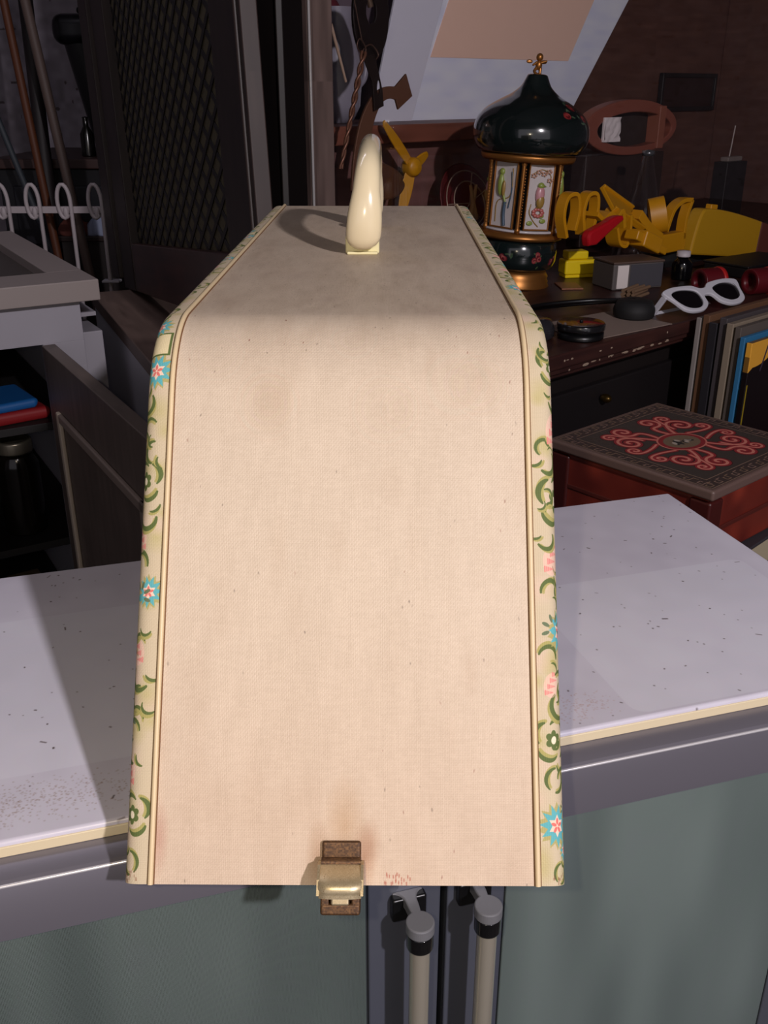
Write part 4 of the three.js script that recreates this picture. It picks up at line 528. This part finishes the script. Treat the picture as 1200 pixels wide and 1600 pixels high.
    band(60, 34, w - 150, 0); band(w - 34, 60, w - 150, Math.PI / 2); band(w - 60, w - 34, w - 150, Math.PI); band(34, w - 60, w - 150, -Math.PI / 2);
    c.strokeStyle = '#7d6656'; c.lineWidth = 5; c.strokeRect(30, 30, w - 60, w - 60); c.strokeRect(112, 112, w - 224, w - 224); c.fillStyle = '#3a322e'; c.fillRect(116, 116, w - 232, w - 232);
    const r = rng(6); for (let k = 0; k < 5000; k++) { c.fillStyle = `rgba(${90 + r() * 40},${80 + r() * 30},${70},0.14)`; c.fillRect(116 + r() * (w - 232), 116 + r() * (w - 232), 3, 3); }
    c.lineCap = 'round';
    const curls = [[[70, 60], [120, 190], [235, 165], 78, -1], [[60, 80], [20, 250], [120, 300], 70, 1], [[150, 150], [170, 230], [250, 292], 44, -1], [[150, 60], [260, 20], [318, 78], 46, 1]];
    for (const [lw, col] of [[52, '#3a1618'], [42, '#86282c'], [16, '#bd7264']]) for (const [sx, sy] of [[1, 1], [-1, 1], [1, -1], [-1, -1]]) for (const [p0, p1, ctr, rad, dirn] of curls) {
      c.save(); c.translate(w / 2, w / 2); c.scale(sx, sy); c.strokeStyle = col; c.lineWidth = lw * (rad < 60 ? 0.8 : 1); c.lineJoin = 'round'; c.beginPath(); c.moveTo(...p0);
      const a0 = Math.atan2(p1[1] - ctr[1], p1[0] - ctr[0]); c.quadraticCurveTo(p1[0], p1[1], ctr[0] + Math.cos(a0 + dirn * 0.9) * rad, ctr[1] + Math.sin(a0 + dirn * 0.9) * rad);
      for (let k = 0; k <= 40; k++) { const t = k / 40, an = a0 + dirn * (0.9 + t * 8.2), q = rad * (1 - 0.86 * t); c.lineTo(ctr[0] + Math.cos(an) * q, ctr[1] + Math.sin(an) * q); } c.stroke(); c.restore();
    }
    c.fillStyle = '#7e2428'; c.beginPath(); c.ellipse(w / 2, w / 2, 150, 120, 0, 0, 7); c.fill(); c.strokeStyle = '#b4695c'; c.lineWidth = 10; c.stroke(); c.fillStyle = '#6a5846'; c.beginPath(); c.ellipse(w / 2, w / 2, 118, 90, 0, 0, 7); c.fill();
    c.fillStyle = '#2c2826'; for (let k = 0; k < 9; k++) { c.beginPath(); c.ellipse(w / 2 - 60 + r() * 120, w / 2 - 30 + r() * 55, 14 + r() * 16, 8 + r() * 12, r() * 3, 0, 7); c.fill(); } c.fillStyle = '#9c9084'; for (let k = 0; k < 5; k++) { c.beginPath(); c.ellipse(w / 2 - 60 + r() * 120, w / 2 - 30 + r() * 55, 9 + r() * 12, 6 + r() * 8, r() * 3, 0, 7); c.fill(); }
  }, false);
  const db = thing('decorated_box', 'dark square box with red scroll patterned lid and red sides', 'box', [0.318, y + 0.0003, -0.9685], R(41));
  const bh = 0.845 - y, redT = (() => { const a = noise2(95, 16); return dataTex(128, 128, (i, j) => mix([84, 26, 20], [128, 48, 34], a(i / 8, j / 8)), true, [3, 3]); })();
  const redM = mat(0xffffff, 0.4, { map: redT });
  obj('box_body', [bx(-0.094, 0.094, 0, bh - 0.012, -0.094, 0.094, 0.004)], redM, db);
  obj('side_strap', [bx(-0.0955, 0.0955, bh * 0.38, bh * 0.44, -0.0955, 0.0955, 0.001)], mat(0x4a1812, 0.5), db);
  for (const [sx, sz] of [[1, 1], [-1, 1], [1, -1], [-1, -1]]) obj('corner_wrap', bx(sx * 0.085 - 0.012, sx * 0.085 + 0.012, 0.001, bh - 0.014, sz * 0.085 - 0.012, sz * 0.085 + 0.012, 0.003), mat(0x3c1210, 0.4), db);
  const lg = new RoundedBoxGeometry(0.2, 0.011, 0.2, 3, 0.003).translate(0, bh - 0.0055, 0).toNonIndexed(), lp = lg.attributes.position, lu = lg.attributes.uv; for (let i = 0; i < lp.count; i++) lu.setXY(i, lp.getX(i) / 0.2 + 0.5, 0.5 - lp.getZ(i) / 0.2);
  tag(obj('lid', lg, mat(0xffffff, 0.5, { map: lid }), db), 'lid tooled with red scrolls and a meander border');
}

// ---------------------------------------------------------------- left side: chest, lattice door, gate, white cabinet
const LT = R(90 - 24.2); // local x runs from the near end to the far left end
{
  const A = V(-0.25, 0, -1.485), dir = V(-0.404, 0, -0.915);
  const turn = Math.atan2(-dir.z, dir.x); // rotation about y that sends +x to dir
  const c = thing('low_chest', 'grey sided low chest with brown top under the lattice door', 'chest', A.toArray(), turn);
  // local z = left face outwards?  (+z local -> rotated)
  const zl = V(0, 0, 1).applyAxisAngle(V(0, 1, 0), turn), s = zl.x < 0 ? 1 : -1;
  const B = (x0, x1, y0, y1, a, b, r, sc) => bx(x0, x1, y0, y1, Math.min(s * a, s * b), Math.max(s * a, s * b), r, sc);   // a, b measured to the left of the lattice
  obj('chest_body', B(-0.24, 0.74, 0.03, 0.75, -0.04, 0.098, 0.002), mat(0xc2c0ca, 0.45), c);
  obj('chest_top', B(-0.25, 0.75, 0.75, 0.779, -0.05, 0.100, 0.003, 0.4), mat(0xffffff, 0.5, { map: woodTex([98, 80, 72], [132, 110, 100], 17, false) }), c);
  obj('plinth', B(-0.24, 0.74, 0, 0.03, -0.03, 0.088, 0.002), M.blackMatt, c);
  const d = thing('lattice_door', 'dark wooden door with a diamond lattice panel leaning on the left', 'door', [A.x, 0.7795, A.z], turn);
  const LH = 0.95, x0 = -0.155, x1 = 0.66;
  const lean = new THREE.Group(); 
  const Q = (g) => { const q = g.clone(); const p = q.attributes.position; return q.applyMatrix4(new THREE.Matrix4().makeRotationZ(R(-6.5))); };
  const QQ = (x0, x1, y0, y1, a, b, r) => Q(B(x0, x1, y0, y1, a, b, r, 0.4));
  const drop = 0.1; // keeps the near lower corner on the chest after leaning
  obj('stile', QQ(-0.272, x0, 0.035, LH, -0.012, 0.018, 0.003), M.darkWoodV, d); obj('stile', [QQ(x1, 0.80, 0.085, LH, -0.012, 0.018, 0.003), QQ(0.815, 0.92, 0.105, LH, -0.018, 0.026, 0.003)], M.darkWoodV, d);
  obj('stile_edge', QQ(-0.286, -0.272, 0.035, LH, -0.008, 0.014, 0.002), mat(0xffffff, 0.55, { map: woodTex([44, 33, 31], [66, 52, 48], 27) }), d);
  obj('bottom_rail', QQ(x0, x1, 0.085, 0.185, -0.012, 0.016, 0.003), M.darkWoodH, d); obj('top_rail', QQ(x0, x1, LH - 0.08, LH, -0.012, 0.016, 0.003), M.darkWoodH, d);
  obj('backing_board', QQ(x0, x1, 0.18, LH - 0.07, -0.012, -0.0017, 0.001), mat(0x544c38, 0.85), d);
  // lattice slats: two crossing families clipped to the opening
  const y0 = 0.185, y1 = LH - 0.08, slat = mat(0x120e0c, 0.5), step = 0.066, sl = 0.6;
  for (const dirn of [1, -1]) for (let k = -40; k < 60; k++) {
    const cx = x0 + k * step; const pts = []; // line x = cx + dirn*(y-y0)/sl
    const f = (y) => cx + dirn * (y - y0) / sl; let ya = y0, yb = y1; const inv = (x) => y0 + (x - cx) * sl * dirn;
    const e = [inv(x0), inv(x1)].sort((a, b) => a - b); ya = Math.max(ya, e[0]); yb = Math.min(yb, e[1]); if (yb - ya < 0.012) continue;
    const xa = f(ya), xb = f(yb), L = Math.hypot(xb - xa, yb - ya); const g = bx(-L / 2, L / 2, -0.0046, 0.0046, -0.0006, 0.0006, 0.0003).rotateZ(Math.atan2(yb - ya, xb - xa)).translate((xa + xb) / 2, (ya + yb) / 2, s * (dirn > 0 ? -0.0010 : -0.0002));
    obj('slat', Q(g), slat, d);
  }
  const bm = thing('upright_board', 'tall black board standing behind the near edge of the lattice door', 'board', [-0.118, 0.0, -1.40], 0.2);
  obj('board', bx(-0.024, 0.012, 0, 1.75, -0.02, 0.0, 0.003, 0.4), mat(0x0d0909, 0.95, { specularIntensity: 0.2 }), bm); obj('batten', bx(-0.024, -0.014, 0, 1.75, 0.0, 0.006, 0.002, 0.4), M.blackWood, bm);
}
{
  const g = thing('iron_gate', 'white painted wrought iron gate rail with curled post tops', 'gate', [-0.7, 0, -2.5]);
  obj('top_rail', bx(-0.30, 0.012, 0.905, 0.921, -0.006, 0.006, 0.001), M.whiteMetal, g); obj('bottom_rail', bx(-0.30, 0.012, 0.08, 0.095, -0.006, 0.006, 0.001), M.whiteMetal, g);
  for (let k = 0; k < 4; k++) {
    const x = -0.001 - k * 0.0775; const pts = [V(x + 0.0, 0, 0.010), V(x, 0.5, 0.010), V(x, 0.86, 0.010)];
    for (let i = 0; i <= 26; i++) { const a = i / 26 * Math.PI * 1.72; pts.push(V(x - 0.017 + Math.cos(a) * 0.017 * (1 - 0.2 * i / 26), 0.932 + Math.sin(a) * 0.044 * (1 - 0.15 * i / 26), 0.010)); }
    const post = obj('post', tube(pts, 0.0052, 160, 8), M.whiteMetal, g); obj('finial', ell([x - 0.014, 0.906, 0.010], [0.007, 0.015, 0.006], 12), M.whiteMetal, post);
    if (!k) obj('foot', [bx(x - 0.02, x + 0.025, 0.735, 0.741, -0.01, 0.02, 0.002)], mat(0xb8b4ba, 0.6), post);
  }
}
{
  const c = thing('white_cabinet', 'white cabinet with thick framed top and open front at the left', 'cabinet', [-0.508, 0, -1.73], R(31));
  const wh = mat(0xa9a5ae, 0.5), fr = mat(0xa09490, 0.5);
  obj('top_frame', [bx(-0.7, 0, 0.843, 0.88, -0.115, 0, 0.002), bx(-0.064, 0, 0.843, 0.88, -0.74, -0.1145, 0.002), bx(-0.7, -0.636, 0.843, 0.88, -0.74, -0.1145, 0.002), bx(-0.6365, -0.0635, 0.843, 0.88, -0.74, -0.66, 0.002)], fr, c);
  obj('top_inset', bx(-0.637, -0.063, 0.845, 0.862, -0.661, -0.114, 0.001), mat(0x4a433f, 0.4), c);
  obj('front_frame', [bx(-0.67, -0.031, 0.768, 0.843, -0.045, -0.03, 0.001), bx(-0.105, -0.031, 0.06, 0.7685, -0.045, -0.03, 0.001), bx(-0.67, -0.60, 0.06, 0.7685, -0.045, -0.03, 0.001), bx(-0.6005, -0.1045, 0.06, 0.13, -0.045, -0.03, 0.001)], wh, c);
  obj('side_panel', [bx(-0.046, -0.031, 0.03, 0.843, -0.72, -0.0445, 0.001), bx(-0.67, -0.655, 0.03, 0.843, -0.72, -0.0445, 0.001)], wh, c);
  obj('back_panel', bx(-0.655, -0.046, 0.03, 0.843, -0.72, -0.708, 0.001), mat(0x3a3434, 0.7), c);
  obj('inner_shelf', [bx(-0.654, -0.047, 0.60, 0.615, -0.70, -0.055, 0.001), bx(-0.654, -0.047, 0.36, 0.375, -0.70, -0.055, 0.001), bx(-0.654, -0.047, 0.05, 0.065, -0.70, -0.055, 0.001)], mat(0x1c1918, 0.6), c);
  obj('plinth', bx(-0.65, -0.05, 0, 0.05, -0.7, -0.06, 0.002), M.blackMatt, c);
  // side ledges beyond the right side
  obj('side_ledge', [bx(-0.031, 0.012, 0.66, 0.775, -0.17, -0.06, 0.002), bx(-0.031, 0.02, 0.60, 0.622, -0.3, -0.05, 0.002), bx(-0.031, 0.014, 0.795, 0.803, -0.25, -0.1, 0.001)], wh, c);
  // open door, swung out towards the camera
  const dm = mat(0xffffff, 0.5, { map: woodTex([92, 80, 74], [116, 102, 94], 23) }), d = obj('door', bx(-0.108, -0.084, 0.06, 0.768, -0.028, 0.57, 0.002, 0.4), dm, c);
  obj('door_moulding', bx(-0.116, -0.108, 0.10, 0.665, 0.045, 0.062, 0.003), mat(0xc8b8a6, 0.4), d); obj('door_moulding', bx(-0.116, -0.108, 0.648, 0.665, 0.062, 0.53, 0.003), mat(0x94847a, 0.4), d); obj('door_moulding', bx(-0.116, -0.108, 0.10, 0.117, 0.062, 0.53, 0.003), mat(0x94847a, 0.4), d); obj('door_moulding', bx(-0.116, -0.108, 0.10, 0.665, 0.513, 0.53, 0.003), mat(0x94847a, 0.4), d);
  const W2 = (x, y, z) => { const a = R(31); return [-0.508 + x * Math.cos(a) + z * Math.sin(a), y, -1.73 - x * Math.sin(a) + z * Math.cos(a)]; };
  const folded = (name, label, col, x, y, z, h, sd) => { const g = new RoundedBoxGeometry(0.16, h, 0.13, 8, h * 0.45), p = g.attributes.position, n = noise2(sd, 8); for (let i = 0; i < p.count; i++) { const k = n(p.getX(i) * 30 + 4, p.getZ(i) * 30 + p.getY(i) * 50 + 4) - 0.5; p.setY(i, p.getY(i) + (p.getY(i) > -h * 0.4 ? k * 0.008 : 0)); p.setX(i, p.getX(i) + k * 0.012); } g.computeVertexNormals(); g.translate(0, h / 2, 0); const o = obj(name, g, mat(col, 0.55)); o.position.set(...W2(x, y, z)); o.rotation.y = R(31) + 0.1; return tag(o, label, 'cloth'); };
  folded('red_cloth', 'red folded cloth on the shelf of the white cabinet', 0x8c181c, -0.185, 0.6155, -0.135, 0.022, 3);
  folded('blue_cloth', 'blue folded cloth lying on the red cloth in the cabinet', 0x125a9c, -0.205, 0.640, -0.135, 0.018, 4);
  const j = thing('storage_jar', 'dark glass jar with a metal rimmed lid in the white cabinet', 'jar', W2(-0.165, 0.3752, -0.14));
  obj('jar', lathe([[0, 0], [0.038, 0], [0.041, 0.004], [0.041, 0.14], [0.032, 0.16], [0.03, 0.166], [0, 0.166]], 36), mat(0x14100c, 0.15), j); obj('lid', lathe([[0, 0.166], [0.033, 0.166], [0.034, 0.17], [0.034, 0.188], [0.032, 0.192], [0.026, 0.192], [0.024, 0.186], [0, 0.186]], 36), mat(0x8a8272, 0.3, { metalness: 0.8 }), j);
  const sc = thing('tin_can', 'small pale carton low in the white cabinet', 'box', W2(-0.185, 0.0655, -0.12), 0.6); obj('carton', [bx(-0.03, 0.03, 0, 0.2, -0.03, 0.03, 0.002), bx(-0.031, 0.031, 0.2, 0.212, -0.031, 0.031, 0.002)], mat(0x6a5a44, 0.6), sc);
}
// ---------------------------------------------------------------- far left: dark cabinet, bin, poles
{
  const c = thing('dark_cupboard', 'black cupboard with a reddish top edge in the far left corner', 'cupboard', [-0.82, 0, -3.1]);
  obj('carcass', bx(-0.26, 0.42, 0.0, 0.985, -0.28, 0.26, 0.004), mat(0x0d0d12, 0.5), c); obj('top', bx(-0.28, 0.44, 0.985, 1.012, -0.29, 0.28, 0.004, 0.4), mat(0x3a2420, 0.5), c); obj('drawer', bx(-0.22, 0.4, 0.78, 0.94, 0.26, 0.272, 0.004), mat(0x15151c, 0.45), c); obj('door', bx(-0.22, 0.4, 0.1, 0.76, 0.26, 0.272, 0.004), mat(0x121218, 0.45), c);
  const b = thing('black_bin', 'black tapered plastic bin with overhanging lid on the cupboard', 'bin', [-0.715, 1.0122, -3.15], 0.0);
  const rr = (w, d, r) => { const s = new THREE.Shape(); s.moveTo(-w + r, -d); s.lineTo(w - r, -d); s.absarc(w - r, -d + r, r, -Math.PI / 2, 0); s.lineTo(w, d - r); s.absarc(w - r, d - r, r, 0, Math.PI / 2); s.lineTo(-w + r, d); s.absarc(-w + r, d - r, r, Math.PI / 2, Math.PI); s.lineTo(-w, -d + r); s.absarc(-w + r, -d + r, r, Math.PI, Math.PI * 1.5); return s.getPoints(6); };
  const loop = (pts, k) => pts; const ring = rr(1, 1, 0.25); const body = grid(ring.length - 1, 10, (u, v) => { const p = ring[Math.round(u * (ring.length - 1))], s = 0.14 + 0.055 * v; return [p.x * s, 0.002 + v * 0.30, p.y * s * 0.8]; });
  const bot = new THREE.ShapeGeometry(new THREE.Shape(ring.map((p) => p.clone().multiply(new THREE.Vector2(0.14, 0.112))))).rotateX(Math.PI / 2).translate(0, 0.002, 0);
  obj('bin_body', [body, bot], mat(0x08080a, 0.45), b); obj('lid', [bx(-0.215, 0.215, 0.29, 0.37, -0.17, 0.17, 0.03), bx(-0.15, 0.15, 0.37, 0.388, -0.12, 0.12, 0.008)], mat(0x0b0b10, 0.35), b);
  tag((() => { const g = new THREE.SphereGeometry(1, 24, 14), p = g.attributes.position, n = noise2(13, 8); for (let i = 0; i < p.count; i++) { const k = 0.8 + 0.4 * n(p.getX(i) * 3 + 4, p.getZ(i) * 3 + p.getY(i) + 4); p.setXYZ(i, p.getX(i) * 0.06 * k, Math.max(0, (p.getY(i) + 0.15) * 0.04 * k), p.getZ(i) * 0.05 * k); } g.computeVertexNormals(); const o = obj('white_rag', g, mat(0x9a96a4, 0.8)); o.position.set(-0.745, 1.0122, -2.9); return o; })(), 'crumpled white rag on the black cupboard top', 'rag');
  const bt = thing('dark_bottle', 'slim dark bottle on the cupboard beside the white rag', 'bottle', [-0.845, 1.0122, -2.93]); obj('bottle', lathe([[0, 0], [0.018, 0], [0.02, 0.003], [0.019, 0.06], [0.008, 0.08], [0.0075, 0.1], [0.009, 0.104], [0, 0.106]], 24), mat(0x0e0c0a, 0.2), bt);
  const pole = (label, a, b, r, col, rough = 0.6) => { const t = thing('leaning_pole', label, 'pole', a, 0, 'poles leaning in the left corner'); const e = [b[0] - a[0], b[1] - a[1], b[2] - a[2]]; obj('shaft', rod([0, 0, 0], e, r, r * 0.92), mat(col, rough), t); obj('end_cap', ell(e, [r * 1.05, r * 1.05, r * 1.05]), mat(0x3a3230, 0.5), t); return t; };
  pole('greyish brown wooden pole leaning rightmost in the left corner', [-0.705, 0.005, -2.62], [-0.945, 1.72, -2.74], 0.0135, 0x564640);
  pole('orange brown pole leaning behind the iron gate', [-0.80, 0.005, -2.60], [-0.965, 1.7, -2.68], 0.011, 0x54290f);
  pole('thin blue grey pole crossing low at the far left', [-0.69, 0.005, -2.70], [-1.10, 1.45, -2.70], 0.0085, 0x343a40);
  pole('dark brown pole at the left edge of the photo', [-0.92, 0.005, -2.72], [-0.94, 1.75, -2.86], 0.02, 0x1c1516);
  // heap on a crate behind the gate
  const cr = thing('dark_crate', 'dark wooden crate behind the iron gate', 'crate', [-0.80, 0, -2.775]); obj('crate_body', bx(-0.1, 0.09, 0.0, 0.80, -0.022, 0.022, 0.003, 0.4), mat(0x1c1412, 0.6), cr); obj('crate_lid', bx(-0.11, 0.1, 0.80, 0.815, -0.03, 0.03, 0.003, 0.4), mat(0x261815, 0.5), cr);
  const heap = (label, col, x, y, z, sx, sy, sz, sd) => { const g = new THREE.SphereGeometry(1, 24, 14), p = g.attributes.position, n = noise2(sd, 8); for (let i = 0; i < p.count; i++) { const k = 0.8 + 0.4 * n(p.getX(i) * 3 + 4, p.getZ(i) * 3 + p.getY(i) * 2 + 4); p.setXYZ(i, p.getX(i) * sx * k, Math.max(0, (p.getY(i) + 0.1) * sy * k), p.getZ(i) * sz * k); } g.computeVertexNormals(); const o = obj('crumpled_cloth', g, mat(col, 0.8)); o.position.set(x, y, z); return tag(o, label, 'cloth'); };
  heap('dull red crumpled cloth behind the iron gate', 0x5a2a20, -0.865, 0.8152, -2.775, 0.045, 0.04, 0.028, 31); heap('blue white crumpled cloth behind the iron gate', 0x8890a8, -0.785, 0.8152, -2.775, 0.045, 0.045, 0.028, 32);
}
renderer.render(scene, camera);
